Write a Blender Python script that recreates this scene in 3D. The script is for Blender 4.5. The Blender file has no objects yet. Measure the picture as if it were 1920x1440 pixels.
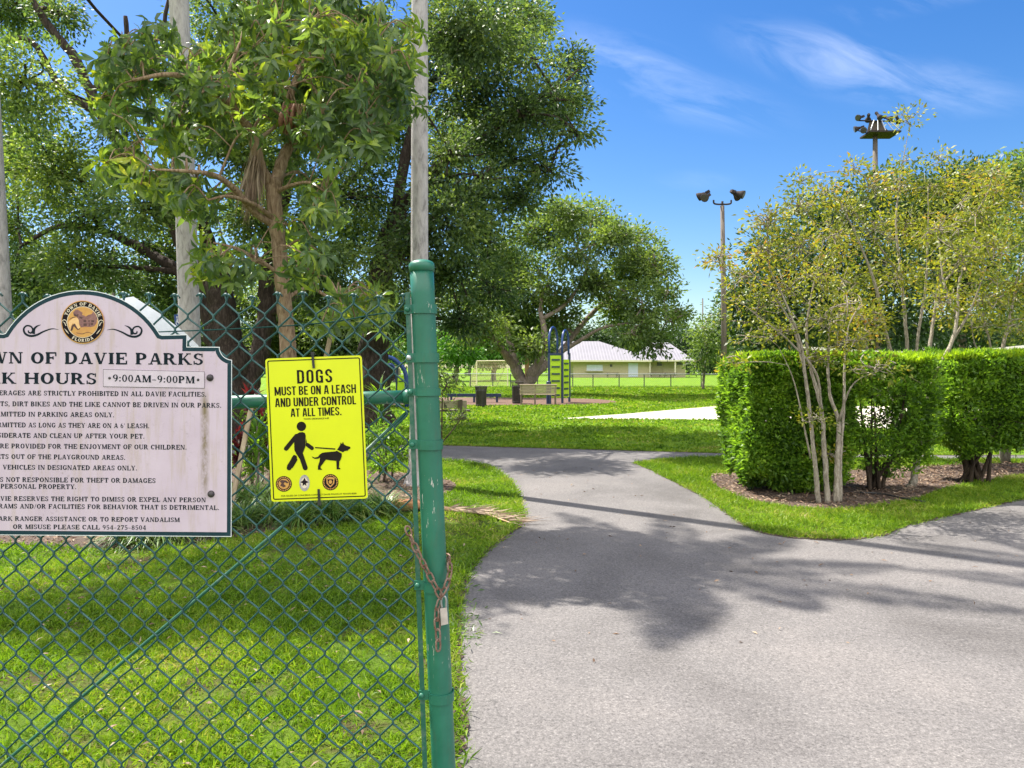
import bpy, bmesh, math, random
import numpy as np
from mathutils import Vector
from mathutils.geometry import tessellate_polygon

S = bpy.context.scene
COL = S.collection
rng = np.random.default_rng(11)
random.seed(5)
R = math.radians

# ------------------------------------------------------------------ camera, sky, sun
EYE, F, CX, HOR = 1.6, 1400.0, 960.0, 688.0
cam = bpy.data.cameras.new('camera')
cam.sensor_width = 36
cam.lens = F / 1920 * 36
cam.shift_y = -(720 - HOR) / 1920
cam.clip_start = 0.05
cam.clip_end = 3000
co = bpy.data.objects.new('camera', cam)
co.location = (0, 0, EYE)
co.rotation_euler = (R(90), 0, 0)
COL.objects.link(co)
S.camera = co

SUN_EL, SUN_X, SUN_Y = 57, -0.79, 0.61
W = bpy.data.worlds.new('World')
S.world = W
W.use_nodes = True
wn, wl = W.node_tree.nodes, W.node_tree.links
wn.clear()
sky = wn.new('ShaderNodeTexSky')
sky.sky_type = 'NISHITA'
sky.sun_disc = False
sky.sun_elevation = R(SUN_EL)
sky.sun_rotation = math.atan2(SUN_X, SUN_Y)
sky.air_density = 1.0
sky.dust_density = 0.6
sky.ozone_density = 2.5
hs = wn.new('ShaderNodeHueSaturation')
hs.inputs['Hue'].default_value = 0.508
hs.inputs['Saturation'].default_value = 1.38
hs.inputs['Value'].default_value = 0.55
wl.new(sky.outputs[0], hs.inputs['Color'])
tc = wn.new('ShaderNodeTexCoord')
sep = wn.new('ShaderNodeSeparateXYZ')
wl.new(tc.outputs['Generated'], sep.inputs[0])


def wmath(op, a, b=None, clamp=False):
    n = wn.new('ShaderNodeMath')
    n.operation = op
    n.use_clamp = clamp
    for i, v in enumerate((a, b)):
        if v is None:
            continue
        if isinstance(v, (int, float)):
            n.inputs[i].default_value = v
        else:
            wl.new(v, n.inputs[i])
    return n.outputs[0]


zz = wmath('MAXIMUM', sep.outputs['Z'], 0.04)
cu = wmath('DIVIDE', sep.outputs['X'], wmath('ADD', zz, 0.12))
cv = wmath('DIVIDE', sep.outputs['Y'], wmath('ADD', zz, 0.12))
cmb = wn.new('ShaderNodeCombineXYZ')
wl.new(wmath('MULTIPLY', cu, 0.55), cmb.inputs[0])
wl.new(wmath('MULTIPLY', wmath('ADD', cv, wmath('MULTIPLY', cu, 0.35)), 1.25), cmb.inputs[1])
cn = wn.new('ShaderNodeTexNoise')
cn.inputs['Scale'].default_value = 0.9
cn.inputs['Detail'].default_value = 9
cn.inputs['Roughness'].default_value = 0.58
cn.inputs['Distortion'].default_value = 0.5
cmb.inputs[2].default_value = 3.7
wl.new(cmb.outputs[0], cn.inputs['Vector'])
# thin wisps over the field, unseen clouds added behind the camera to lift the shade
fill_clouds = wmath('MULTIPLY', wmath('SUBTRACT', 0.30, sep.outputs['Y'], True), 0.75)
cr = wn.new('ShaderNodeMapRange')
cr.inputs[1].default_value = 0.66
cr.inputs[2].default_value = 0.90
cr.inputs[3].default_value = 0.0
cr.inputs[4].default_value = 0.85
wl.new(wmath('ADD', cn.outputs[0], fill_clouds), cr.inputs[0])
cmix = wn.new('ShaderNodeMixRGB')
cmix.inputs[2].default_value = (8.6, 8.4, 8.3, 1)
# three thin wisps high over the field
fy = wmath('MAXIMUM', sep.outputs['Y'], 0.02)
su, sv = wmath('DIVIDE', sep.outputs['X'], fy), wmath('DIVIDE', sep.outputs['Z'], fy)
cs = wn.new('ShaderNodeCombineXYZ')
wl.new(wmath('ADD', wmath('MULTIPLY', su, 5.0), wmath('MULTIPLY', sv, -3.0)), cs.inputs[0])
wl.new(wmath('ADD', wmath('MULTIPLY', sv, 20.0), wmath('MULTIPLY', su, 7.0)), cs.inputs[1])
sn = wn.new('ShaderNodeTexNoise')
sn.inputs['Scale'].default_value = 1.0
sn.inputs['Detail'].default_value = 8
sn.inputs['Roughness'].default_value = 0.6
sn.inputs['Distortion'].default_value = 0.7
wl.new(cs.outputs[0], sn.inputs['Vector'])
wisps = None
for (u0, v0, ru, rv, sl_, am) in ((.16, .41, .14, .05, -.35, .55), (.23, .365, .20, .05, -.22, .42), (.44, .405, .20, .06, -.25, .75), (.56, .375, .18, .05, -.1, .5), (.25, .25, .08, .02, 0, .15), (.54, .49, .22, .025, .2, .3)):
    du = wmath('DIVIDE', wmath('SUBTRACT', su, u0), ru)
    dv = wmath('DIVIDE', wmath('SUBTRACT', wmath('SUBTRACT', sv, v0), wmath('MULTIPLY', wmath('SUBTRACT', su, u0), sl_)), rv)
    g_ = wmath('MULTIPLY', wmath('SUBTRACT', 1.0, wmath('ADD', wmath('MULTIPLY', du, du), wmath('MULTIPLY', dv, dv)), True), am)
    g_ = wmath('MULTIPLY', g_, wmath('SUBTRACT', 1.0, wmath('ADD', wmath('MULTIPLY', du, du), wmath('MULTIPLY', dv, dv)), True))
    wisps = g_ if wisps is None else wmath('MAXIMUM', wisps, g_)
wisps = wmath('MULTIPLY', wmath('MULTIPLY', wisps, wmath('SUBTRACT', sn.outputs[0], 0.40, True)), .62, True)
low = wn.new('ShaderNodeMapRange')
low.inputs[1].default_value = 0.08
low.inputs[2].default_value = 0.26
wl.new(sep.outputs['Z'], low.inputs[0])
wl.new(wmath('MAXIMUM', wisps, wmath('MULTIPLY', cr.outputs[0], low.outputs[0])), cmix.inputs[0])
wl.new(hs.outputs[0], cmix.inputs[1])
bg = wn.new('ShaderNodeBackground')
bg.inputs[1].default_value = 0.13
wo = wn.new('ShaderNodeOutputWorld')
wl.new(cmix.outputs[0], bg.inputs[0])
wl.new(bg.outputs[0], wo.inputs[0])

sl = bpy.data.lights.new('sun', 'SUN')
sl.energy = 4.6
sl.angle = R(0.55)
sl.color = (1.0, 0.95, 0.86)
so = bpy.data.objects.new('sun', sl)
ce = math.cos(R(SUN_EL))
so.rotation_euler = Vector((-SUN_X * ce, -SUN_Y * ce, -math.sin(R(SUN_EL)))).to_track_quat('-Z', 'Y').to_euler()
so.location = (-20, 20, 30)
COL.objects.link(so)

S.view_settings.view_transform = 'Standard'
S.view_settings.look = 'None'
S.view_settings.exposure = 1.38
S.view_settings.gamma = 1
S.render.engine = 'CYCLES'
S.cycles.max_bounces = 6
S.cycles.diffuse_bounces = 3
S.cycles.glossy_bounces = 2
S.cycles.transmission_bounces = 4
S.cycles.transparent_max_bounces = 4
S.cycles.use_denoising = True


def P(px, py, Y):
    """a point of the place from its direction in the photograph and its distance"""
    return Vector(((px - CX) / F * Y, Y, EYE - (py - HOR) / F * Y))


def G(px, py):
    Y = F * EYE / (py - HOR)
    return ((px - CX) / F * Y, Y)


# ------------------------------------------------------------------ materials
def new_mat(name):
    m = bpy.data.materials.new(name)
    m.use_nodes = True
    nt = m.node_tree
    b = nt.nodes['Principled BSDF']
    return m, nt, b


def nz(nt, scale, detail=4, rough=.6, vec=None, dist=0):
    n = nt.nodes.new('ShaderNodeTexNoise')
    n.inputs['Scale'].default_value = scale
    n.inputs['Detail'].default_value = detail
    n.inputs['Roughness'].default_value = rough
    n.inputs['Distortion'].default_value = dist
    if vec is not None:
        nt.links.new(vec, n.inputs['Vector'])
    return n.outputs[0]


def ramp(nt, fac, stops):
    n = nt.nodes.new('ShaderNodeValToRGB')
    e = n.color_ramp.elements
    while len(e) < len(stops):
        e.new(0.5)
    for i, (p, c) in enumerate(stops):
        e[i].position = p
        e[i].color = (c[0], c[1], c[2], 1)
    nt.links.new(fac, n.inputs[0])
    return n.outputs[0]


def mixc(nt, fac, a, b, mode='MIX'):
    n = nt.nodes.new('ShaderNodeMixRGB')
    n.blend_type = mode
    for i, v in enumerate((fac, a, b)):
        if isinstance(v, (int, float)):
            n.inputs[i].default_value = v if i == 0 else (v, v, v, 1)
        elif isinstance(v, tuple):
            n.inputs[i].default_value = (*v, 1)
        else:
            nt.links.new(v, n.inputs[i])
    return n.outputs[0]


def mth(nt, op, a, b=0.0, clamp=False):
    n = nt.nodes.new('ShaderNodeMath')
    n.operation = op
    n.use_clamp = clamp
    for i, v in enumerate((a, b)):
        if isinstance(v, (int, float)):
            n.inputs[i].default_value = v
        else:
            nt.links.new(v, n.inputs[i])
    return n.outputs[0]


def mrange(nt, v, a, b, c=0.0, d=1.0):
    n = nt.nodes.new('ShaderNodeMapRange')
    for i, x in enumerate((a, b, c, d)):
        n.inputs[i + 1].default_value = x
    nt.links.new(v, n.inputs[0])
    return n.outputs[0]


def coords(nt, scale=(1, 1, 1), kind='Object'):
    t = nt.nodes.new('ShaderNodeTexCoord')
    m = nt.nodes.new('ShaderNodeMapping')
    m.inputs['Scale'].default_value = scale
    nt.links.new(t.outputs[kind], m.inputs[0])
    return m.outputs[0]


def add_bump(nt, b, h, strength, dist=0.01):
    n = nt.nodes.new('ShaderNodeBump')
    n.inputs['Strength'].default_value = strength
    n.inputs['Distance'].default_value = dist
    nt.links.new(h, n.inputs['Height'])
    nt.links.new(n.outputs[0], b.inputs['Normal'])


def mat(name, c1, c2=None, scale=8, rough=.6, bump=0, bscale=60, metal=0, stretch=(1, 1, 1), spec=.5, lo=.35, hi=.65):
    m, nt, b = new_mat(name)
    b.inputs['Roughness'].default_value = rough
    b.inputs['Metallic'].default_value = metal
    b.inputs['Specular IOR Level'].default_value = spec
    v = coords(nt, stretch)
    c2 = c2 or tuple(x * .8 for x in c1)
    nt.links.new(ramp(nt, nz(nt, scale, 6, .65, v), [(lo, c1), (hi, c2)]), b.inputs['Base Color'])
    if bump:
        add_bump(nt, b, nz(nt, bscale, 6, .7, v), bump)
    return m


def leaf_mat(name, stops, trans=.42, tint=(1.5, 1.5, .6), rough=.42, patch=.5, spec=.5):
    """leaf: own colour per leaf and per spray, thin enough to let light through"""
    m, nt, b = new_mat(name)
    g = nt.nodes.new('ShaderNodeNewGeometry')
    r = g.outputs['Random Per Island']
    big = nz(nt, patch, 3, .6, coords(nt))
    f = mth(nt, 'ADD', mth(nt, 'MULTIPLY', r, .5), mth(nt, 'MULTIPLY', mrange(nt, big, .32, .68), .5))
    c = ramp(nt, f, stops)
    nt.links.new(c, b.inputs['Base Color'])
    b.inputs['Roughness'].default_value = rough
    b.inputs['Specular IOR Level'].default_value = spec
    t = nt.nodes.new('ShaderNodeBsdfTranslucent')
    tm = mixc(nt, 1.0, c, tint, 'MULTIPLY')
    nt.links.new(tm, t.inputs[0])
    mx = nt.nodes.new('ShaderNodeMixShader')
    mx.inputs[0].default_value = trans
    nt.links.new(b.outputs[0], mx.inputs[1])
    nt.links.new(t.outputs[0], mx.inputs[2])
    nt.links.new(mx.outputs[0], nt.nodes['Material Output'].inputs[0])
    return m


M = {}
# asphalt
m, nt, b = new_mat('asphalt')
v = coords(nt)
fine = nz(nt, 130, 3, .75, v)
mid = nz(nt, 55, 3, .7, v)
big = nz(nt, .8, 6, .62, v, .4)
c = ramp(nt, mth(nt, 'ADD', mth(nt, 'MULTIPLY', fine, .6), mth(nt, 'MULTIPLY', mid, .4)), [(.32, (.038, .036, .036)), (.45, (.118, .112, .110)), (.55, (.160, .152, .149)), (.7, (.31, .295, .283))])
c = mixc(nt, 1.0, c, ramp(nt, big, [(.3, (.68, .66, .65)), (.5, (.97, .95, .94)), (.7, (1.18, 1.14, 1.11))]), 'MULTIPLY')
vo = nt.nodes.new('ShaderNodeTexVoronoi')
vo.feature = 'DISTANCE_TO_EDGE'
vo.inputs['Scale'].default_value = .55
wv = nt.nodes.new('ShaderNodeVectorMath')
nt.links.new(v, wv.inputs[0])
nn = nt.nodes.new('ShaderNodeTexNoise')
nn.inputs['Scale'].default_value = 2.5
nt.links.new(v, nn.inputs['Vector'])
nt.links.new(nn.outputs['Color'], wv.inputs[1])
nt.links.new(wv.outputs[0], vo.inputs['Vector'])
crk = mth(nt, 'MULTIPLY', mrange(nt, vo.outputs['Distance'], .005, .0, 0, .4), mrange(nt, nz(nt, .5, 2, .5, v), .47, .55))
c = mixc(nt, crk, c, (.03, .03, .03))
nt.links.new(c, b.inputs['Base Color'])
b.inputs['Roughness'].default_value = .88
b.inputs['Specular IOR Level'].default_value = .3
add_bump(nt, b, fine, .55, .006)
M['asphalt'] = m

# lawn soil and turf
m, nt, b = new_mat('lawn_turf')
v = coords(nt)
c = ramp(nt, nz(nt, 1.1, 6, .68, v), [(.3, (.068, .140, .012)), (.45, (.125, .232, .012)), (.6, (.175, .285, .014)), (.72, (.23, .28, .03))])
c = mixc(nt, mrange(nt, nz(nt, 28, 4, .7, v), .4, .62, 0, .45), c, (.06, .10, .012))
sp_ = nt.nodes.new('ShaderNodeSeparateXYZ')
nt.links.new(v, sp_.inputs[0])
near = mth(nt, 'MULTIPLY', mrange(nt, sp_.outputs[1], 9, 14, 1, 0), mrange(nt, nz(nt, 1.7, 5, .7, v), .46, .62, .15, .9))
c = mixc(nt, near, c, ramp(nt, nz(nt, 35, 5, .8, v), [(.3, (.035, .024, .014)), (.55, (.11, .08, .045)), (.75, (.22, .18, .10))]))
nt.links.new(c, b.inputs['Base Color'])
b.inputs['Roughness'].default_value = .9
b.inputs['Specular IOR Level'].default_value = .1
add_bump(nt, b, nz(nt, 40, 5, .8, v), 1.0, .03)
M['turf'] = m

# mulch
m, nt, b = new_mat('mulch')
v = coords(nt)
vm = coords(nt, (1, 2.2, 1))
c = ramp(nt, nz(nt, 45, 6, .8, vm), [(.3, (.035, .022, .016)), (.48, (.13, .085, .062)), (.6, (.24, .17, .13)), (.74, (.42, .34, .27))])
c = mixc(nt, mrange(nt, nz(nt, 2.2, 4, .6, v), .35, .65, 0, .6), c, (.09, .055, .04))
nt.links.new(c, b.inputs['Base Color'])
b.inputs['Roughness'].default_value = .95
add_bump(nt, b, nz(nt, 60, 5, .8, vm), 1.0, .03)
M['mulch'] = m
M['playmulch'] = mat('play_mulch', (.15, .08, .05), (.07, .038, .025), 6, .95, .8, 60)
M['sand'] = mat('sand', (.50, .45, .37), (.38, .335, .27), 5, .95, .6, 30)

M['green_paint'] = None
# green enamel with chips and scratches
m, nt, b = new_mat('green_enamel')
v = coords(nt)
c = ramp(nt, nz(nt, 7, 5, .6, v), [(.35, (.010, .108, .066)), (.65, (.020, .155, .098))])
vs = coords(nt, (60, 60, 9))
chip = mrange(nt, nz(nt, 1.6, 4, .75, vs), .645, .66)
chip = mth(nt, 'MULTIPLY', chip, mrange(nt, nz(nt, 3.2, 2, .5, v), .52, .58))
c = mixc(nt, mth(nt, 'MULTIPLY', chip, .8), c, (.55, .52, .47))
grime = mrange(nt, nz(nt, 14, 5, .7, coords(nt, (3, 3, .6))), .52, .75, 0, .45)
c = mixc(nt, grime, c, (.06, .10, .06))
nt.links.new(c, b.inputs['Base Color'])
b.inputs['Roughness'].default_value = .42
b.inputs['Coat Weight'].default_value = .1
add_bump(nt, b, nz(nt, 120, 3, .6, v), .06, .002)
M['green_paint'] = m
M['green_wire'] = mat('green_vinyl_wire', (.006, .042, .040), (.014, .075, .070), 30, .5, .1, 200)
M['worn_steel'] = mat('worn_green_steel', (.014, .10, .062), (.12, .17, .14), 26, .5, .2, 90, lo=.5, hi=.75)
M['galv'] = mat('galvanised_steel', (.45, .47, .47), (.3, .31, .31), 20, .4, .1, 80, .7)
M['rust'] = mat('rusty_steel', (.17, .075, .04), (.29, .21, .17), 60, .75, .5, 220, .3)
M['brass'] = mat('dull_lock_metal', (.58, .50, .47), (.42, .36, .33), 30, .5, .1, 80, .2)
M['black_plastic'] = mat('black_plastic', (.012, .012, .012), (.03, .03, .03), 30, .45)
M['dark_bolt'] = mat('dark_bolt', (.035, .03, .035), (.08, .07, .07), 80, .45, .2, 90, .5)

# pinkish white sign sheet, mildew streaks
m, nt, b = new_mat('weathered_sign_sheet')
v = coords(nt)
c = ramp(nt, nz(nt, 6, 6, .6, v), [(.3, (.57, .465, .555)), (.7, (.49, .39, .48))])
sx = nt.nodes.new('ShaderNodeSeparateXYZ')
nt.links.new(v, sx.inputs[0])
spots = mrange(nt, nz(nt, 55, 8, .85, v), .55, .70)
area = mrange(nt, nz(nt, 5, 3, .5, coords(nt, (1, 1, .7))), .45, .62)
c = mixc(nt, mth(nt, 'MULTIPLY', mth(nt, 'MULTIPLY', spots, area), .75), c, (.20, .15, .12))
drip = mrange(nt, nz(nt, 9, 5, .7, coords(nt, (4, 1, .35))), .5, .72)
c = mixc(nt, mth(nt, 'MULTIPLY', drip, .55), c, (.40, .31, .22))
# the one strong streak below the upper bolt
X0 = .375
band = mth(nt, 'SUBTRACT', 1.0, mth(nt, 'DIVIDE', mth(nt, 'ABSOLUTE', mth(nt, 'SUBTRACT', sx.outputs[0], X0)), .017), True)
zr = mth(nt, 'MULTIPLY', mrange(nt, sx.outputs[2], -.02, .03, 1, 0), mrange(nt, sx.outputs[2], -.33, -.24))
stk = mth(nt, 'MULTIPLY', mth(nt, 'MULTIPLY', band, zr), mrange(nt, nz(nt, 30, 6, .75, coords(nt, (1, 1, .5))), .33, .55))
c = mixc(nt, mth(nt, 'MULTIPLY', stk, 1.0, True), c, (.17, .125, .055))
nt.links.new(c, b.inputs['Base Color'])
b.inputs['Roughness'].default_value = .5
M['sign_sheet'] = m
M['plate'] = mat('hours_plate', (.59, .50, .58), (.52, .44, .51), 30, .45)
M['navy'] = mat('dark_teal_paint', (.008, .030, .042), (.014, .043, .056), 40, .7, spec=.2)
M['ink'] = mat('dark_ink', (.006, .013, .019), (.011, .02, .027), 40, .8, spec=.12)
M['white_edge'] = mat('white_sheet', (.78, .80, .82), (.66, .68, .70), 20, .5)
M['yellow'] = mat('yellow_sign_sheet', (.66, .71, .006), (.61, .66, .008), 6, .35)
M['pict'] = mat('black_print', (.014, .010, .009), (.02, .016, .013), 20, .8, spec=.12)
M['gold'] = mat('gold_print', (.58, .31, .07), (.48, .22, .06), 40, .5)
M['seal_dark'] = mat('seal_dark_print', (.009, .006, .009), (.016, .011, .013), 40, .8, spec=.12)
M['seal_cream'] = mat('seal_cream_print', (.72, .62, .48), (.62, .52, .40), 50, .5)
M['seal_horse'] = mat('seal_horse_print', (.78, .50, .22), (.68, .40, .18), 80, .5)
M['seal_brown'] = mat('seal_brown_print', (.05, .017, .017), (.09, .035, .03), 80, .5)
M['seal_purple'] = mat('seal_purple_print', (.15, .06, .065), (.27, .13, .11), 90, .5)
M['silver'] = mat('silver_print', (.45, .42, .42), (.25, .22, .22), 90, .5)


def bark(name, c1, c2, c3, sc=6, st=(3, 3, .6), bump=.9):
    m, nt, b = new_mat(name)
    v = coords(nt, st)
    n1 = nz(nt, sc, 8, .7, v, .6)
    c = ramp(nt, n1, [(.3, c1), (.5, c2), (.72, c3)])
    nt.links.new(c, b.inputs['Base Color'])
    b.inputs['Roughness'].default_value = .9
    b.inputs['Specular IOR Level'].default_value = .2
    add_bump(nt, b, nz(nt, sc * 2.2, 8, .75, v, .4), bump, .04)
    return m


M['bark_dark'] = bark('dark_furrowed_bark', (.018, .013, .011), (.05, .036, .03), (.13, .10, .085))
M['bark_oak'] = bark('grey_brown_bark', (.10, .08, .065), (.24, .19, .16), (.40, .33, .28))
M['bark_tan'] = bark('tan_corky_bark', (.09, .05, .028), (.40, .27, .17), (.62, .47, .33), 6, (7, 7, 1.3), 1.0)
M['bark_palm'] = bark('pale_palm_bark', (.20, .185, .18), (.40, .37, .365), (.52, .48, .475), 4, (4, 4, 1.3), .4)
M['bark_myrtle'] = bark('pale_mottled_bark', (.12, .10, .075), (.32, .275, .21), (.52, .47, .39), 9, (5, 5, 1.6), .6)
M['hedge_wood'] = bark('dark_hedge_wood', (.02, .014, .01), (.07, .05, .035), (.14, .10, .07))
M['timber'] = bark('weathered_timber', (.20, .14, .09), (.36, .28, .19), (.48, .39, .28), 4, (6, 6, 1), .3)

M['leaf_dark'] = leaf_mat('dark_glossy_leaf', [(.08, (.020, .042, .020)), (.34, (.066, .118, .044)), (.64, (.140, .205, .060)), (.92, (.30, .37, .085))], .46, rough=.48, spec=.35)
M['leaf_dark2'] = leaf_mat('grey_green_leaf', [(.08, (.018, .038, .020)), (.38, (.062, .110, .048)), (.70, (.130, .190, .062)), (.95, (.27, .34, .075))], .45, rough=.48, spec=.35)
M['leaf_oak'] = leaf_mat('mid_green_leaf', [(.08, (.030, .054, .022)), (.42, (.100, .155, .052)), (.74, (.175, .245, .066)), (.97, (.29, .36, .08))], .48, rough=.48, spec=.35)
M['leaf_tab'] = leaf_mat('broad_whorled_leaf', [(.1, (.050, .092, .046)), (.40, (.100, .165, .062)), (.64, (.17, .255, .055)), (.82, (.32, .40, .045)), (.97, (.50, .50, .06))], .50, rough=.36, patch=1.1, spec=.55)
M['leaf_hedge'] = leaf_mat('clipped_hedge_leaf', [(.1, (.045, .105, .020)), (.35, (.110, .220, .028)), (.7, (.20, .345, .036)), (.97, (.33, .48, .05))], .54, rough=.42, patch=1.5, spec=.4)
M['leaf_new'] = leaf_mat('fresh_hedge_growth', [(.1, (.17, .31, .02)), (.5, (.32, .47, .025)), (.95, (.46, .58, .04))], .5, tint=(1.3, 1.3, .5), rough=.35)
M['leaf_myrtle'] = leaf_mat('turning_leaf', [(.08, (.05, .08, .016)), (.28, (.115, .155, .022)), (.52, (.205, .24, .026)), (.72, (.31, .32, .03)), (.86, (.38, .24, .04)), (.96, (.28, .10, .03))], .50, tint=(1.4, 1.3, .7), rough=.45, patch=1.2)
M['leaf_bright'] = leaf_mat('bright_bush_leaf', [(.1, (.035, .11, .014)), (.5, (.075, .20, .020)), (.9, (.14, .30, .03))], .42, rough=.45)
M['leaf_far'] = leaf_mat('far_tree_leaf', [(.1, (.018, .042, .016)), (.5, (.035, .075, .022)), (.9, (.075, .13, .03))], .33, rough=.5)
M['blade'] = leaf_mat('lawn_blade', [(.05, (.052, .115, .012)), (.35, (.120, .218, .014)), (.56, (.185, .300, .020)), (.76, (.275, .345, .035)), (.92, (.40, .34, .14))], .45, tint=(1.2, 1.3, .5), rough=.5, patch=.9, spec=.25)
M['liriope'] = leaf_mat('border_grass_blade', [(.1, (.035, .080, .018)), (.5, (.085, .175, .028)), (.8, (.17, .23, .05)), (1.0, (.38, .30, .18))], .3, rough=.4, patch=3)
M['cordyline'] = leaf_mat('red_leaf', [(.1, (.035, .010, .012)), (.5, (.075, .015, .018)), (.88, (.22, .03, .03)), (1.0, (.07, .09, .02))], .4, tint=(1.4, .8, .7))
M['palm_leaf'] = leaf_mat('palm_leaf', [(.1, (.04, .09, .02)), (.6, (.07, .14, .025)), (1, (.12, .18, .04))], .3)
M['dead'] = leaf_mat('dead_frond', [(.1, (.20, .13, .09)), (.5, (.33, .24, .17)), (1, (.46, .36, .27))], .2, tint=(1, .95, .9), rough=.8, patch=4)
M['litter'] = leaf_mat('dry_litter', [(.1, (.06, .035, .022)), (.5, (.20, .125, .08)), (.8, (.36, .27, .19)), (1, (.50, .43, .33))], .15, tint=(1, .95, .9), rough=.85, patch=4)


# ------------------------------------------------------------------ object helpers
ORG = {}


def tag(o, label=None, cat=None, group=None, kind=None):
    if label: o['label'] = label
    if cat: o['category'] = cat
    if group: o['group'] = group
    if kind: o['kind'] = kind
    return o


def thing(name, label, cat, loc, group=None):
    o = bpy.data.objects.new(name, None)
    o.empty_display_size = .1
    o.location = loc
    COL.objects.link(o)
    ORG[o.name] = Vector(loc)
    return tag(o, label, cat, group)


def link(name, me, parent=None, org=None):
    o = bpy.data.objects.new(name, me)
    COL.objects.link(o)
    if parent is not None:
        o.parent = parent
        ORG[o.name] = ORG[parent.name]
    else:
        o.location = org or (0, 0, 0)
        ORG[o.name] = Vector(org or (0, 0, 0))
    return o


def mesh_np(name, V, Fc, material, parent=None, org=None, smooth=False):
    """one mesh from arrays: V (n,3), Fc (m,k)"""
    V = np.asarray(V, dtype=np.float32)
    Fc = np.asarray(Fc, dtype=np.int32)
    o0 = ORG[parent.name] if parent is not None else Vector(org or (0, 0, 0))
    V = V - np.array(o0, dtype=np.float32)
    me = bpy.data.meshes.new(name)
    k = Fc.shape[1]
    me.vertices.add(len(V))
    me.vertices.foreach_set('co', V.ravel())
    me.loops.add(Fc.size)
    me.loops.foreach_set('vertex_index', Fc.ravel())
    me.polygons.add(len(Fc))
    me.polygons.foreach_set('loop_start', np.arange(0, Fc.size, k, dtype=np.int32))
    me.update(calc_edges=True)
    if smooth:
        me.polygons.foreach_set('use_smooth', np.ones(len(Fc), dtype=bool))
    me.materials.append(material)
    return link(name, me, parent, org)


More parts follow.
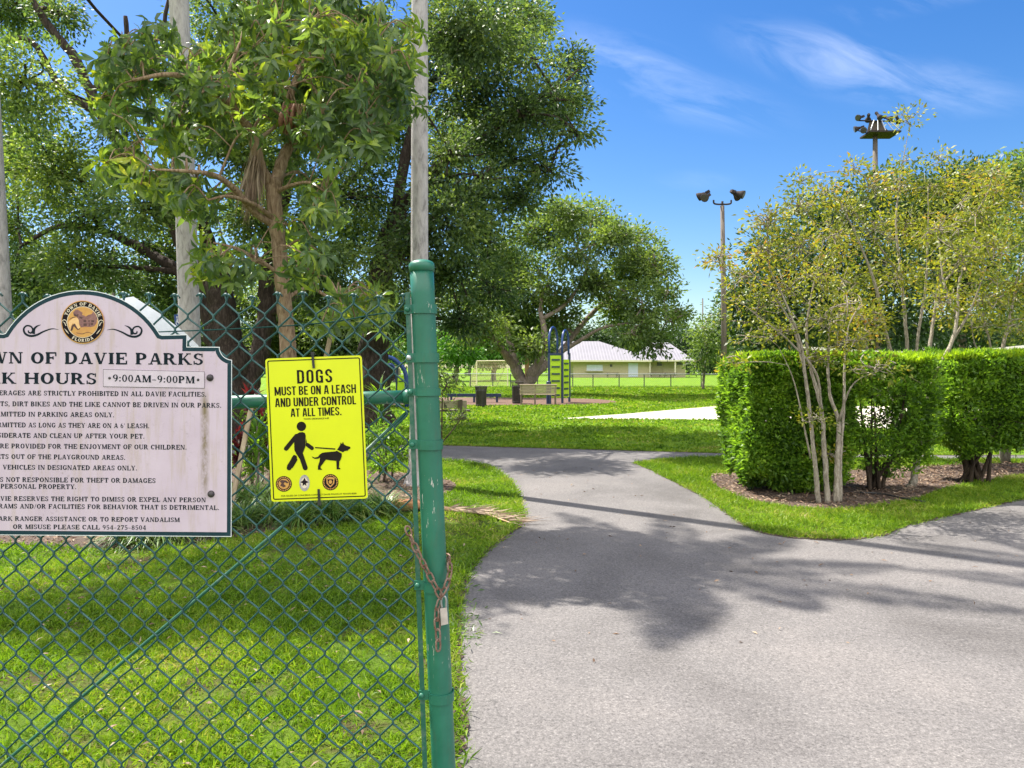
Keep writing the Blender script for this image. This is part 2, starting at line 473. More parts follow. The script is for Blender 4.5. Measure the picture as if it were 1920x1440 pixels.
class MB:
    def __init__(s):
        s.v, s.f = [], []

    def add(s, vs, fs):
        n = len(s.v)
        s.v += [tuple(x) for x in vs]
        s.f += [tuple(i + n for i in f) for f in fs]
        return s

    def box(s, a, b):
        (x0, y0, z0), (x1, y1, z1) = a, b
        vs = [(x0, y0, z0), (x1, y0, z0), (x1, y1, z0), (x0, y1, z0), (x0, y0, z1), (x1, y0, z1), (x1, y1, z1), (x0, y1, z1)]
        return s.add(vs, [(3, 2, 1, 0), (4, 5, 6, 7), (0, 1, 5, 4), (1, 2, 6, 5), (2, 3, 7, 6), (3, 0, 4, 7)])

    def beam(s, a, b, w, d, up=(0, 1, 0)):
        """rectangular bar from a to b; w across, d along up"""
        a, b = Vector(a), Vector(b)
        t = (b - a).normalized()
        u = Vector(up)
        u = (u - t * u.dot(t)).normalized()
        w_ = t.cross(u) * (w / 2)
        u = u * (d / 2)
        vs = [a - w_ - u, a + w_ - u, a + w_ + u, a - w_ + u, b - w_ - u, b + w_ - u, b + w_ + u, b - w_ + u]
        return s.add(vs, [(3, 2, 1, 0), (4, 5, 6, 7), (0, 1, 5, 4), (1, 2, 6, 5), (2, 3, 7, 6), (3, 0, 4, 7)])

    def tube(s, pts, rad, n=8, caps=True, closed=False):
        pts = [Vector(p) for p in pts]
        if isinstance(rad, (int, float)):
            rad = [rad] * len(pts)
        m = len(pts)
        ref = None
        vs = []
        for i, p in enumerate(pts):
            if closed:
                t = pts[(i + 1) % m] - pts[i - 1]
            else:
                t = pts[min(i + 1, m - 1)] - pts[max(i - 1, 0)]
            if t.length < 1e-9:
                t = Vector((0, 0, 1))
            t.normalize()
            if ref is None:
                ref = Vector((0, 1, 0)) if abs(t.y) < .9 else Vector((1, 0, 0))
            u = ref - t * ref.dot(t)
            if u.length < 1e-5:
                u = t.orthogonal()
            u.normalize()
            ref = u
            w = t.cross(u)
            for k in range(n):
                a = 2 * math.pi * k / n
                vs.append(p + (u * math.cos(a) + w * math.sin(a)) * rad[i])
        fs = []
        for i in range(m if closed else m - 1):
            j = (i + 1) % m
            for k in range(n):
                k2 = (k + 1) % n
                fs.append((i * n + k, i * n + k2, j * n + k2, j * n + k))
        if caps and not closed:
            fs.append(tuple(range(n - 1, -1, -1)))
            fs.append(tuple((m - 1) * n + k for k in range(n)))
        return s.add(vs, fs)

    def ball(s, c, r, n=8, m=6):
        c = Vector(c)
        r = (r, r, r) if isinstance(r, (int, float)) else r
        vs = [c + Vector((0, 0, -r[2]))]
        for i in range(1, m):
            ph = -math.pi / 2 + math.pi * i / m
            for k in range(n):
                a = 2 * math.pi * k / n
                vs.append(c + Vector((r[0] * math.cos(ph) * math.cos(a), r[1] * math.cos(ph) * math.sin(a), r[2] * math.sin(ph))))
        vs.append(c + Vector((0, 0, r[2])))
        fs = []
        for k in range(n):
            k2 = (k + 1) % n
            fs.append((0, 1 + k2, 1 + k))
            for i in range(m - 2):
                fs.append((1 + i * n + k, 1 + i * n + k2, 1 + (i + 1) * n + k2, 1 + (i + 1) * n + k))
            fs.append((len(vs) - 1, 1 + (m - 2) * n + k, 1 + (m - 2) * n + k2))
        return s.add(vs, fs)

    def slab(s, poly, fn, y0, y1):
        """flat polygon (2-D points) made a plate between depths y0 (front) and y1; fn(x, z, depth) -> point"""
        tris = tessellate_polygon([[Vector((x, z, 0)) for x, z in poly]])
        n = len(poly)
        vs = [fn(x, z, y0) for x, z in poly] + [fn(x, z, y1) for x, z in poly]
        fs = []
        ar = sum(poly[i][0] * poly[(i + 1) % n][1] - poly[(i + 1) % n][0] * poly[i][1] for i in range(n))
        for t in tris:
            fs.append(tuple(t))
            fs.append(tuple(i + n for i in reversed(t)))
        for i in range(n):
            j = (i + 1) % n
            fs.append((i, i + n, j + n, j))
        return s.add(vs, fs)

    def face(s, poly, fn, y):
        tris = tessellate_polygon([[Vector((x, z, 0)) for x, z in poly]])
        return s.add([fn(x, z, y) for x, z in poly], [tuple(t) for t in tris])

    def build(s, name, material, parent=None, org=None, smooth=False, fix=True):
        o0 = ORG[parent.name] if parent is not None else Vector(org or (0, 0, 0))
        me = bpy.data.meshes.new(name)
        me.from_pydata([tuple(Vector(p) - o0) for p in s.v], [], s.f)
        if fix:
            bm = bmesh.new()
            bm.from_mesh(me)
            bmesh.ops.recalc_face_normals(bm, faces=bm.faces)
            bm.to_mesh(me)
            bm.free()
        me.update()
        if smooth:
            for p in me.polygons:
                p.use_smooth = True
        me.materials.append(material)
        return link(name, me, parent, org)


def spline(pts, n=6):
    """Catmull-Rom through points"""
    pts = [Vector(p) for p in pts]
    if len(pts) < 3:
        return [pts[0].lerp(pts[-1], i / n) for i in range(n + 1)]
    out = []
    q = [pts[0] * 2 - pts[1]] + pts + [pts[-1] * 2 - pts[-2]]
    for i in range(1, len(q) - 2):
        for k in range(n):
            t = k / n
            a, b_, c_, d = q[i - 1], q[i], q[i + 1], q[i + 2]
            out.append(.5 * ((2 * b_) + (c_ - a) * t + (2 * a - 5 * b_ + 4 * c_ - d) * t * t + (3 * b_ - a - 3 * c_ + d) * t ** 3))
    out.append(pts[-1])
    return out


def lerp_r(rs, n):
    rs = np.asarray(rs, float)
    return list(np.interp(np.linspace(0, len(rs) - 1, n), np.arange(len(rs)), rs))


def unit(a):
    return a / np.maximum(np.linalg.norm(a, axis=1, keepdims=True), 1e-9)


def leaf_cards(name, Pt, D, L, Wd, material, parent, bend=.25, detail=False, up=None):
    """many leaves: Pt base points, D directions, L lengths, Wd widths"""
    n = len(Pt)
    D = unit(D)
    if up is None:
        up = unit(rng.normal(size=(n, 3)) + np.array([0, 0, .9]))
    Sd = unit(np.cross(D, up))
    N = unit(np.cross(Sd, D))
    L = np.asarray(L).reshape(-1, 1)
    Wd = np.asarray(Wd).reshape(-1, 1)
    if not detail:
        b = Pt
        m = Pt + D * L * .45 + N * L * bend * .3
        V = np.stack([b, m + Sd * Wd * .5, Pt + D * L - N * L * bend * .25, m - Sd * Wd * .5], 1).reshape(-1, 3)
        Fc = np.arange(n * 4).reshape(n, 4)
    else:
        q1 = Pt + D * L * .3 + N * L * bend * .2
        q2 = Pt + D * L * .68 + N * L * bend * .12
        tip = Pt + D * L - N * L * bend * .35
        k = N * Wd * .18
        V = np.stack([Pt, q1 + Sd * Wd * .38 + k, q2 + Sd * Wd * .5 + k, tip, q2 - Sd * Wd * .5 + k, q1 - Sd * Wd * .38 + k, q1, q2], 1).reshape(-1, 3)
        base = (np.arange(n) * 8).reshape(-1, 1)
        q = np.array([[0, 1, 6, 6], [6, 1, 2, 7], [7, 2, 3, 3], [0, 6, 5, 5], [6, 7, 4, 5], [7, 3, 4, 4]])
        tri = np.array([[0, 1, 6], [6, 1, 2], [6, 2, 7], [7, 2, 3], [0, 6, 5], [6, 7, 4], [6, 4, 5], [7, 3, 4]])
        Fc = (base[:, None, :] + tri[None]).reshape(-1, 3)
    return mesh_np(name, V, Fc, material, parent)


def vnoise(X, Y, s, seed):
    """cheap smooth value noise"""
    r = np.random.default_rng(seed).random((64, 64))
    x, y = X * s + 1000, Y * s + 1000
    xi, yi = np.floor(x).astype(int), np.floor(y).astype(int)
    fx, fy = x - xi, y - yi
    fx, fy = fx * fx * (3 - 2 * fx), fy * fy * (3 - 2 * fy)
    g = lambda a, b_: r[a % 64, b_ % 64]
    return (g(xi, yi) * (1 - fx) + g(xi + 1, yi) * fx) * (1 - fy) + (g(xi, yi + 1) * (1 - fx) + g(xi + 1, yi + 1) * fx) * fy


def blob_points(blobs, per_m2, spread, leaf_per, shell=.38, flat=1.0, gap=.42):
    """blobs: (centre xyz, radii xyz) -> leaf points, outward directions, twig centres"""
    pts, dirs, twigs = [], [], []
    for c, r in blobs:
        c, r = np.array(c), np.array(r)
        area = 4 * math.pi * ((r[0] * r[1]) ** 1.6 / 3 + (r[0] * r[2]) ** 1.6 / 3 + (r[1] * r[2]) ** 1.6 / 3) ** (1 / 1.6)
        n = max(4, int(area * per_m2))
        d = unit(rng.normal(size=(n, 3)))
        rad = rng.random((n, 1)) ** shell
        rad *= 1 + np.clip(.16 * rng.normal(size=(n, 1)), -.3, .22)
        t = c + d * r * rad
        if gap:
            sc = 1.9 / max(.5, spread * 4.5)
            q_ = vnoise(t[:, 0] + t[:, 1] * .6, t[:, 2] + t[:, 1] * .5, sc, 21) * .62 + vnoise(t[:, 0] - t[:, 1] * .5, t[:, 2] * 1.1 - t[:, 1] * .3, sc * 2.3, 22) * .38
            t_ok = q_ > gap + .05 * rng.normal(size=len(q_))
            if t_ok.sum() > 3:
                t, d = t[t_ok], d[t_ok]
        twigs.append((c, t))
        tt = np.repeat(t, leaf_per, 0)
        dd = np.repeat(d, leaf_per, 0)
        off = np.clip(rng.normal(size=(len(tt), 3)), -1.8, 1.8) * spread * np.array([1, 1, .6 * flat])
        pts.append(tt + off)
        dirs.append(unit(off / spread) + dd * .7 + rng.normal(size=(len(tt), 3)) * .5)
    return np.concatenate(pts), np.concatenate(dirs), twigs


def px_blobs(lst, Y, dy, ry=1.0, jit=.5):
    out = []
    for i, (x, y, rx, rz) in enumerate(lst):
        yy = Y + dy * (((i * 0.618) % 1) * 2 - 1)
        c = P(x, y, yy)
        a, b_ = rx / F * yy, rz / F * yy
        out.append((tuple(c), (a, max(.35, (a + b_) / 2 * ry), b_)))
    return out


def branch_to(mb, skel, c, r0, r1, sag=.1, n=5):
    """a limb from the nearest skeleton point below c to c"""
    c = Vector(c)
    best = min(skel, key=lambda p: (p[0] - c).length + max(0, p[0].z - c.z) * 1.5)
    a = best[0]
    mid = a.lerp(c, .5) + Vector((random.uniform(-1, 1), random.uniform(-1, 1), random.uniform(.2, 1))) * sag * (c - a).length
    pts = spline([a, mid, c], n)
    ra = min(r0, best[1] * .75)
    mb.tube(pts, lerp_r([ra, (ra + r1) / 2, r1], len(pts)), 6)
    for i, p in enumerate(pts):
        skel.append((p, ra + (r1 - ra) * i / (len(pts) - 1)))


def tree(name, label, cat, base, limbs, blobs, bark_m, leaf_m, per_m2, spread, leaf_per, L, Wd, group=None,
         limb_r=.09, twig_r=.012, twigs=7, shell=.38, droop=0.25, detail=False, bend=.25, wob=.03):
    """limbs: list of (points, radii); blobs: crown masses"""
    t = thing(name, label, cat, base, group)
    mb = MB()
    skel = []
    for pts, rs in limbs:
        sp = spline(pts, 7)
        rr = lerp_r(rs, len(sp))
        sp = [p + Vector((random.uniform(-1, 1), random.uniform(-1, 1), 0)) * r * wob * 8 if 0 < i < len(sp) - 1 else p for i, (p, r) in enumerate(zip(sp, rr))]
        rr = [r * random.uniform(1 - wob * 3, 1 + wob * 3) for r in rr]
        mb.tube(sp, rr, 12 if rs[0] > .08 else 7)
        skel += list(zip(sp, rr))
    order = sorted(blobs, key=lambda b_: min((p[0] - Vector(b_[0])).length for p in skel))
    for c, r in order:
        branch_to(mb, skel, c, limb_r, twig_r * 2.2)
    pts, dirs, tw = blob_points(blobs, per_m2, spread, leaf_per, shell)
    for c, t_ in tw:
        idx = rng.permutation(len(t_))[:twigs]
        for iq, i in enumerate(idx):
            a = Vector(c)
            e = Vector(t_[i])
            if iq > 8:
                a = a.lerp(e, random.uniform(.45, .75)) + Vector(rng.normal(size=3)) * .06
            sp = spline([a, a.lerp(e, .5) + Vector(rng.normal(size=3)) * .12 * (e - a).length, e], 3)
            mb.tube(sp, lerp_r([twig_r * 2, twig_r], len(sp)), 4, caps=False)
    mb.build('trunk', bark_m, t, smooth=True)
    dirs = dirs + np.array([0, 0, -droop])
    n = len(pts)
    leaf_cards('crown', pts, dirs, L * rng.uniform(.65, 1.25, n), Wd * rng.uniform(.7, 1.25, n), leaf_m, t, bend, detail)
    return t


# ------------------------------------------------------------------ ground
def sheet(name, poly, z, material, kind='structure'):
    tris = tessellate_polygon([[Vector((x, y, 0)) for x, y in poly]])
    mb = MB()
    mb.add([(x, y, z) for x, y in poly], [tuple(t) for t in tris])
    o = mb.build(name, material)
    o['kind'] = kind
    for p in o.data.polygons:
        if p.normal.z < 0:
            p.flip()
    return o


def wavy(pts, closed=True, step=.12, amp=.025):
    """resample an outline with small irregularities"""
    q = [Vector((x, y, 0)) for x, y in pts]
    out = []
    n = len(q)
    for i in range(n if closed else n - 1):
        a, b_ = q[i], q[(i + 1) % n]
        L = (b_ - a).length
        if L > 12:
            out.append((a.x, a.y))
            continue
        k = max(1, int(L / step))
        for j in range(k):
            p = a.lerp(b_, j / k)
            out.append((p.x + random.uniform(-amp, amp), p.y + random.uniform(-amp, amp)))
    return out


def smooth2(pts, n=4):
    return [(p.x, p.y) for p in spline([(x, y, 0) for x, y in pts], n)]


GX = 900
sheet('ground', [(-GX, -GX), (GX, -GX), (GX, GX), (-GX, GX)], 0, M['turf'])
left_edge = smooth2([(-.3, -1), (-.25, 1.5), (-.24, 2.98), (-.36, 4.6), (-.37, 5.6), (-.27, 6.36), (-.05, 7.18), (.09, 7.7), (.07, 8.8), (.0, 9.9), (-.18, 11.1), (-.55, 12.2), (-1.3, 12.8), (-3, 13.1), (-8, 13.4)])
far_edge = [(-24, 16.4), (-8, 15.9), (-1.4, 15.2), (.5, 14.7), (3.75, 13.85), (8, 13.5), (16, 13.4)]
isl_top = [(16, 12.9), (8, 12.9), (3.7, 13.3), (2.6, 12.9)]
isl = smooth2([(2.05, 12.4), (2.17, 11.6), (2.24, 10.8), (2.36, 9.45), (2.38, 8.39), (2.37, 7.54), (2.5, 7.1), (2.98, 6.92), (3.45, 7.08), (3.93, 7.5), (4.63, 8.0), (5.37, 8.5), (6.22, 9.05), (8.5, 10.3), (14, 12.5)])
asphalt = [(-.3, -9)] + left_edge + [(-24, 13.6)] + far_edge + isl_top + isl + [(40, 18), (40, -9)]
ASPH = asphalt
sheet('path', wavy(asphalt, True, .07, .018), .004, M['asphalt'])
bed_r = smooth2([(2.72, 9.6), (2.78, 9.0), (3.05, 8.6), (3.6, 8.38), (4.3, 8.6), (5.0, 9.1), (5.8, 9.9), (7.2, 10.8), (8.5, 11.7), (8.2, 12.4), (5.5, 11.6), (3.9, 11.4), (3.0, 11.0), (2.75, 10.3)])
sheet('mulch_bed', wavy(bed_r, True, .1, .03), .008, M['mulch'])
bed_l = smooth2([(-9, 7.6), (-6.5, 7.0), (-4.4, 6.7), (-3.3, 6.55), (-2.7, 6.9), (-2.2, 7.3), (-1.55, 8.0), (-1.0, 9.0), (-.75, 9.9), (-.95, 10.6), (-1.6, 11.2), (-2.6, 11.6), (-4.5, 11.8), (-7, 12), (-11, 12), (-12, 9)])
sheet('mulch_bed', wavy(bed_l, True, .1, .03), .008, M['mulch'])
sand = [(1.35, 23.0), (3.5, 25.0), (8, 30), (28, 31), (30, 16.5), (14, 17.2), (9.8, 19.1), (6.2, 22.5)]
sheet('sand_court', wavy(sand, True, .2, .05), .008, M['sand'])
play = smooth2([(-12, 31.5), (-5, 31.2), (0, 30.8), (3.2, 31.5), (4.8, 34), (3.6, 37.5), (-2, 39), (-10, 39), (-14, 36)])
sheet('playground_surface', wavy(play, True, .25, .06), .010, M['playmulch'])


def inpoly(poly, X, Y):
    r = np.zeros(len(X), bool)
    n = len(poly)
    for i in range(n):
        x0, y0 = poly[i]
        x1, y1 = poly[(i + 1) % n]
        if y0 == y1:
            continue
        c = ((y0 > Y) != (y1 > Y)) & (X < (x1 - x0) * (Y - y0) / (y1 - y0) + x0)
        r ^= c
    return r


def grass(name, area, n, hgt, wid, label, lod=0.0, excl=(), keep=None):
    x0, x1, y0, y1 = area
    u = rng.random(n)
    if lod:
        Y = y0 * (y1 / y0) ** u
    else:
        Y = y0 + (y1 - y0) * u
    X = x0 + (x1 - x0) * rng.random(n)
    ok = (np.abs(X) < .72 * Y + .5)
    for e in excl:
        ok &= ~inpoly(e, X, Y)
    if keep is not None:
        ok &= inpoly(keep, X, Y)
    # thin patches
    d = vnoise(X, Y, 1.6, 3) * .4 + vnoise(X, Y, 6, 4) * .35 + vnoise(X, Y, 14, 5) * .25
    ok &= rng.random(n) < np.clip((d - .27) * 4.2, .10, 1)
    X, Y = X[ok], Y[ok]
    n = len(X)
    sc = np.maximum(1, Y / 7.0) if lod else np.ones(n)
    h = hgt * rng.uniform(.5, 1.3, n) * (.6 + .8 * vnoise(X, Y, 3, 9)) * np.sqrt(sc)
    w = wid * rng.uniform(.7, 1.3, n) * sc
    D = np.stack([rng.normal(size=n) * .9, rng.normal(size=n) * .9, np.full(n, .8)], 1)
    up = np.stack([rng.normal(size=n), rng.normal(size=n), rng.normal(size=n) * .2], 1)
    o = leaf_cards(name, np.stack([X, Y, np.zeros(n)], 1), D, h, w, M['blade'], None, bend=.5, up=up)
    return tag(o, label, 'grass', None, 'stuff')


EX = (ASPH, bed_r, bed_l, sand, play)
grass('grass', (-6, .2, 2.3, 5.2), 260000, .05, .0075, 'dappled lawn grass close behind the chain link mesh', 0, EX)
grass('grass', (-9, .3, 5.2, 12.6), 190000, .055, .010, 'lawn grass in front of and beside the mulch bed', 0, EX)
grass('grass', (2, 9, 6.8, 13.4), 210000, .07, .009, 'lawn grass edging the island of mulch and hedges', 0, EX)
grass('grass', (-14, 26, 13.6, 60), 300000, .042, .016, 'bright lawn grass beyond the crossing path', 1.0, EX)
# crumbled soil strip where the turf meets the asphalt
for pl in (left_edge, isl, far_edge):
    pl = [p for p in wavy(pl, False, .06, .02) if -2 < p[1] < 22]
    mbq = MB()
    vs = []
    for i, p in enumerate(pl):
        a_, b_ = Vector(pl[max(0, i - 1)]), Vector(pl[min(len(pl) - 1, i + 1)])
        t2 = (b_ - a_).normalized()
        w1, w2 = random.uniform(.01, .055), random.uniform(.02, .06)
        vs += [(p[0] - t2.y * w1, p[1] + t2.x * w1, .0095), (p[0] + t2.y * w2, p[1] - t2.x * w2, .0095)]
    mbq.add(vs, [(2 * i, 2 * i + 1, 2 * i + 3, 2 * i + 2) for i in range(len(pl) - 1)])
    tag(mbq.build('soil', M['mulch'], fix=False), kind='structure')
# spilling fringe along the paved edges
fr = np.array([p for p in left_edge if p[1] > 2] + isl[2:-1])
seg = []
for pl in (left_edge, isl, far_edge):
    pl = np.array([p for p in pl if 2 < p[1] < 20 and abs(p[0]) < .75 * p[1] + .5])
    for a, b_ in zip(pl[:-1], pl[1:]):
        k = int(np.linalg.norm(b_ - a) * 420)
        t = rng.random((k, 1))
        seg.append(a + (b_ - a) * t + rng.normal(size=(k, 2)) * .03)
seg = np.concatenate(seg)
n = len(seg)
o = leaf_cards('grass', np.c_[seg, np.full(n, .004)], np.stack([rng.normal(size=n) * .8, rng.normal(size=n) * .8, np.full(n, .8)], 1), rng.uniform(.03, .09, n), rng.uniform(.006, .011, n), M['blade'], None, .5)
tag(o, 'ragged grass fringe creeping over the edges of the asphalt path', 'grass', None, 'stuff')


def litter(name, polys, n, size, label, mt, z=.012, lift=.02):
    xs, ys = [], []
    for pl, k in polys:
        a = np.array(pl)
        X = rng.uniform(a[:, 0].min(), a[:, 0].max(), k)
        Y = rng.uniform(a[:, 1].min(), a[:, 1].max(), k)
        ok = inpoly(pl, X, Y)
        xs.append(X[ok]); ys.append(Y[ok])
    X, Y = np.concatenate(xs), np.concatenate(ys)
    n = len(X)
    D = np.stack([rng.normal(size=n), rng.normal(size=n), rng.normal(size=n) * .25], 1)
    up = np.stack([rng.normal(size=n) * .4, rng.normal(size=n) * .4, np.ones(n)], 1)
    o = leaf_cards(name, np.stack([X, Y, z + lift * rng.random(n)], 1), D, size * rng.uniform(.4, 1.4, n), size * .32 * rng.uniform(.4, 1.3, n), mt, None, .3, up=up)
    return tag(o, label, 'leaf litter', None, 'stuff')


litter('leaf_litter', [(bed_r, 9000), (bed_l, 16000)], 0, .07, 'dry leaves and bark chips covering the mulch beds', M['litter'])
litter('leaf_litter', [([(-5, 2.6), (-.4, 2.6), (-.4, 7), (-5, 7)], 700)], 0, .045, 'brown fallen leaves caught in the lawn behind the mesh', M['litter'], .02, .03)
litter('leaf_litter', [([(-.2, 4), (9, 4), (9, 9.5), (-.3, 13.5)], 520)], 0, .045, 'scattered dry leaves and twigs on the asphalt', M['litter'], .006, .004)

# ------------------------------------------------------------------ chain link gate
YG = 2.35


def gate_axis(py):
    return 790 + (py - 490) * 42 / 950


gp = P(gate_axis(1602), 1602, YG)
gate = thing('chain_link_gate', 'green painted chain link gate with capped pipe post and banded tension bar', 'gate', (gp.x, YG, 0))
mb = MB()
prs = 22.4 / F * YG
pts = [P(gate_axis(y), y, YG) for y in np.linspace(1603, 502, 24)]
mb.tube(pts, prs, 28)
mb.build('post', M['green_paint'], gate, smooth=False)
for p in gate.children[-1].data.polygons:
    p.use_smooth = len(p.vertices) == 4
mb = MB()
top = P(gate_axis(502), 502, YG)
axis = (P(gate_axis(490), 490, YG) - top).normalized()
prof = [(-.012, 1.08), (.006, 1.08), (.012, 1.05), (.018, .9), (.023, .6), (.026, .25), (.027, .02)]
mb.tube([top + axis * h for h, r in prof], [prs * r for h, r in prof], 28)
mb.build('post_cap', M['green_paint'], gate, smooth=True)


def bar_x(py):
    return 764 + (py - 548) * 33 / 892


mb = MB()
ys = np.linspace(548, 1602, 12)
for a, b_ in zip(ys[:-1], ys[1:]):
    mb.beam(P(bar_x(a), a, YG - .012), P(bar_x(b_), b_, YG - .012), .0145, .006)
mb.build('tension_bar', M['worn_steel'], gate)
for k, py in enumerate((580, 671, 735, 833, 1097, 1303)):
    mb = MB()
    cpt = P(gate_axis(py), py, YG)
    hb = .0145 if k != 2 else .011
    ring = []
    for i in range(25):
        a = R(-180 + i * 300 / 24 - 60)
        ring.append((math.cos(a), math.sin(a)))
    r1 = prs + .0035
    # strap: front half round then straight lug to the bar
    lug = P(bar_x(py), py, YG - .019)
    path = [lug + Vector((-.012, 0, 0)), lug + Vector((.02, 0, 0))] + [cpt + Vector((math.cos(R(a)) * r1, math.sin(R(a)) * r1, 0)) for a in range(-140, 141, 14)]
    back = P(bar_x(py), py, YG + .006)
    path += [back + Vector((.02, 0, 0)), back + Vector((-.012, 0, 0))]
    for zz_ in (0,):
        vs = []
        fs = []
        for i, p in enumerate(path):
            a = path[max(0, i - 1)]
            c_ = path[min(len(path) - 1, i + 1)]
            d = (c_ - a)
            nrm = Vector((d.y, -d.x, 0)).normalized() * .0022
            vs += [p + nrm + Vector((0, 0, hb)), p - nrm + Vector((0, 0, hb)), p - nrm - Vector((0, 0, hb)), p + nrm - Vector((0, 0, hb))]
            if i:
                o4 = 4 * (i - 1)
                for j in range(4):
                    j2 = (j + 1) % 4
                    fs.append((o4 + j, o4 + j2, o4 + 4 + j2, o4 + 4 + j))
        fs += [(3, 2, 1, 0), tuple(len(vs) - 4 + j for j in range(4))]
        mb.add(vs, fs)
    bd = mb.build('tension_band', M['green_paint'], gate)
    mb = MB()
    bc = lug + Vector((-.002, -.003, 0))
    mb.tube([bc + Vector((0, .03, 0)), bc + Vector((0, -.004, 0)), bc + Vector((0, -.0075, 0)), bc + Vector((0, -.0085, 0))], [.0035, .0085, .0065, .001], 10)
    mb.build('bolt', M['galv'] if k in (1,) else M['green_paint'], bd, smooth=True)
M['tie'] = mat('dull_green_tie_wire', (.006, .04, .038), (.012, .06, .055), 30, .9, spec=.1)
# rail
mb = MB()
rr = 12.6 / F * 2.38
ra, rb = P(-260, 775, 2.385), P(764, 744, 2.385)
mb.tube([ra.lerp(rb, i / 12) for i in range(13)], rr, 20)
mb.tube([rb + Vector((-.012, 0, 0)), rb + Vector((.018, 0, .001))], rr * 1.12, 20)
mb.build('rail', M['green_paint'], gate, smooth=True)
mb = MB()
mb.tube([P(766, 770, 2.372), P(590, 936, 2.372), P(20, 1420, 2.372), P(-160, 1580, 2.372)], .0052, 8)
mb.build('truss_rod', M['worn_steel'], gate, smooth=True)
# mesh of interlocked zigzag wires
mb = MB()
px_p, pz_p = 47.6, 52.6
wr = 1.85 / F * YG


def meshpt(u, v):
    """u: across in half pitches left from the bar, v: down in half pitches from the top"""
    sag = 6 * math.sin(u * .55 + 1.3 * math.sin(u * 1.7)) * math.exp(-v * .35) + 2.2 * math.sin(u * 1.3 + v * .7)
    y = 566 + v * pz_p / 2 + sag * .6
    lean = (y - 560) * (.017 + .018 * math.exp(-u * .08))
    x = 757 - u * px_p / 2 + lean + 1.6 * math.sin(v * .45 + u * .2)
    return x, y


NV = 40
for k in range(0, 38):
    pts = []
    for v in range(0, NV):
        side = (v + k) % 2
        x, y = meshpt(k + side, v)
        yo = -.0035 if side == 0 else .0035
        sgn = 1 if side else -1
        dx = 1.4 * sgn
        pts.append(P(x + dx, y - 4.2, YG - .012 + yo * -.6))
        pts.append(P(x - dx * .3, y, YG - .012 + yo * 1.1))
        pts.append(P(x + dx, y + 4.2, YG - .012 + yo * -.6))
    # knuckled top
    x0, y0 = meshpt(k + (k % 2), 0)
    if k % 2 == 1:
        pts = [P(x0 + 9, y0 - 7, YG - .012), P(x0 + 5, y0 - 14, YG - .014)] + pts[1:]
    else:
        pts = [P(x0 - 8, y0 - 10, YG - .01), P(x0 - 3, y0 - 15, YG - .012)] + pts[1:]
    mb.tube(pts, wr, 6)
    if k % 2 == 0:
        mb.ball(P(x0 - 1, y0 - 13, YG - .013), (.0085, .006, .006), 7, 5)
mb.build('mesh', M['green_wire'], gate, smooth=True)
mb = MB()
mb.tube(spline([P(-200, 632, YG - .004), P(100, 628, YG - .004), P(335, 621, YG - .004), P(490, 614, YG - .004), P(620, 604, YG - .004), P(700, 590, YG - .004), P(762, 583, YG - .006)], 5), wr * .7, 6)
mb.build('tie_wire', M['tie'], gate, smooth=True)

# ------------------------------------------------------------------ slab-serif capitals, built stroke by stroke
T_, t_ = .25, .14


def gL(x0, y0, x1, y1, w): return ('p', [(x0 - w / 2, y0), (x0 + w / 2, y0), (x1 + w / 2, y1), (x1 - w / 2, y1)])
def gH(x0, x1, y, t=t_): return ('p', [(x0, y - t / 2), (x1, y - t / 2), (x1, y + t / 2), (x0, y + t / 2)])
def gS(x, y, h): return ('p', [(x - h, 0), (x + h, 0), (x + h, .09), (x - h, .09)] if y == 0 else [(x - h, .91), (x + h, .91), (x + h, 1), (x - h, 1)])


def gA(cx, cy, rx, ry, a0, a1, wx=T_, wy=t_):
    n = max(6, int(abs(a1 - a0) / 18))
    o, i = [], []
    for k in range(n + 1):
        a = R(a0 + (a1 - a0) * k / n)
        o.append((cx + rx * math.cos(a), cy + ry * math.sin(a)))
        i.append((cx + (rx - wx) * math.cos(a), cy + (ry - wy) * math.sin(a)))
    return ('r', o, i)


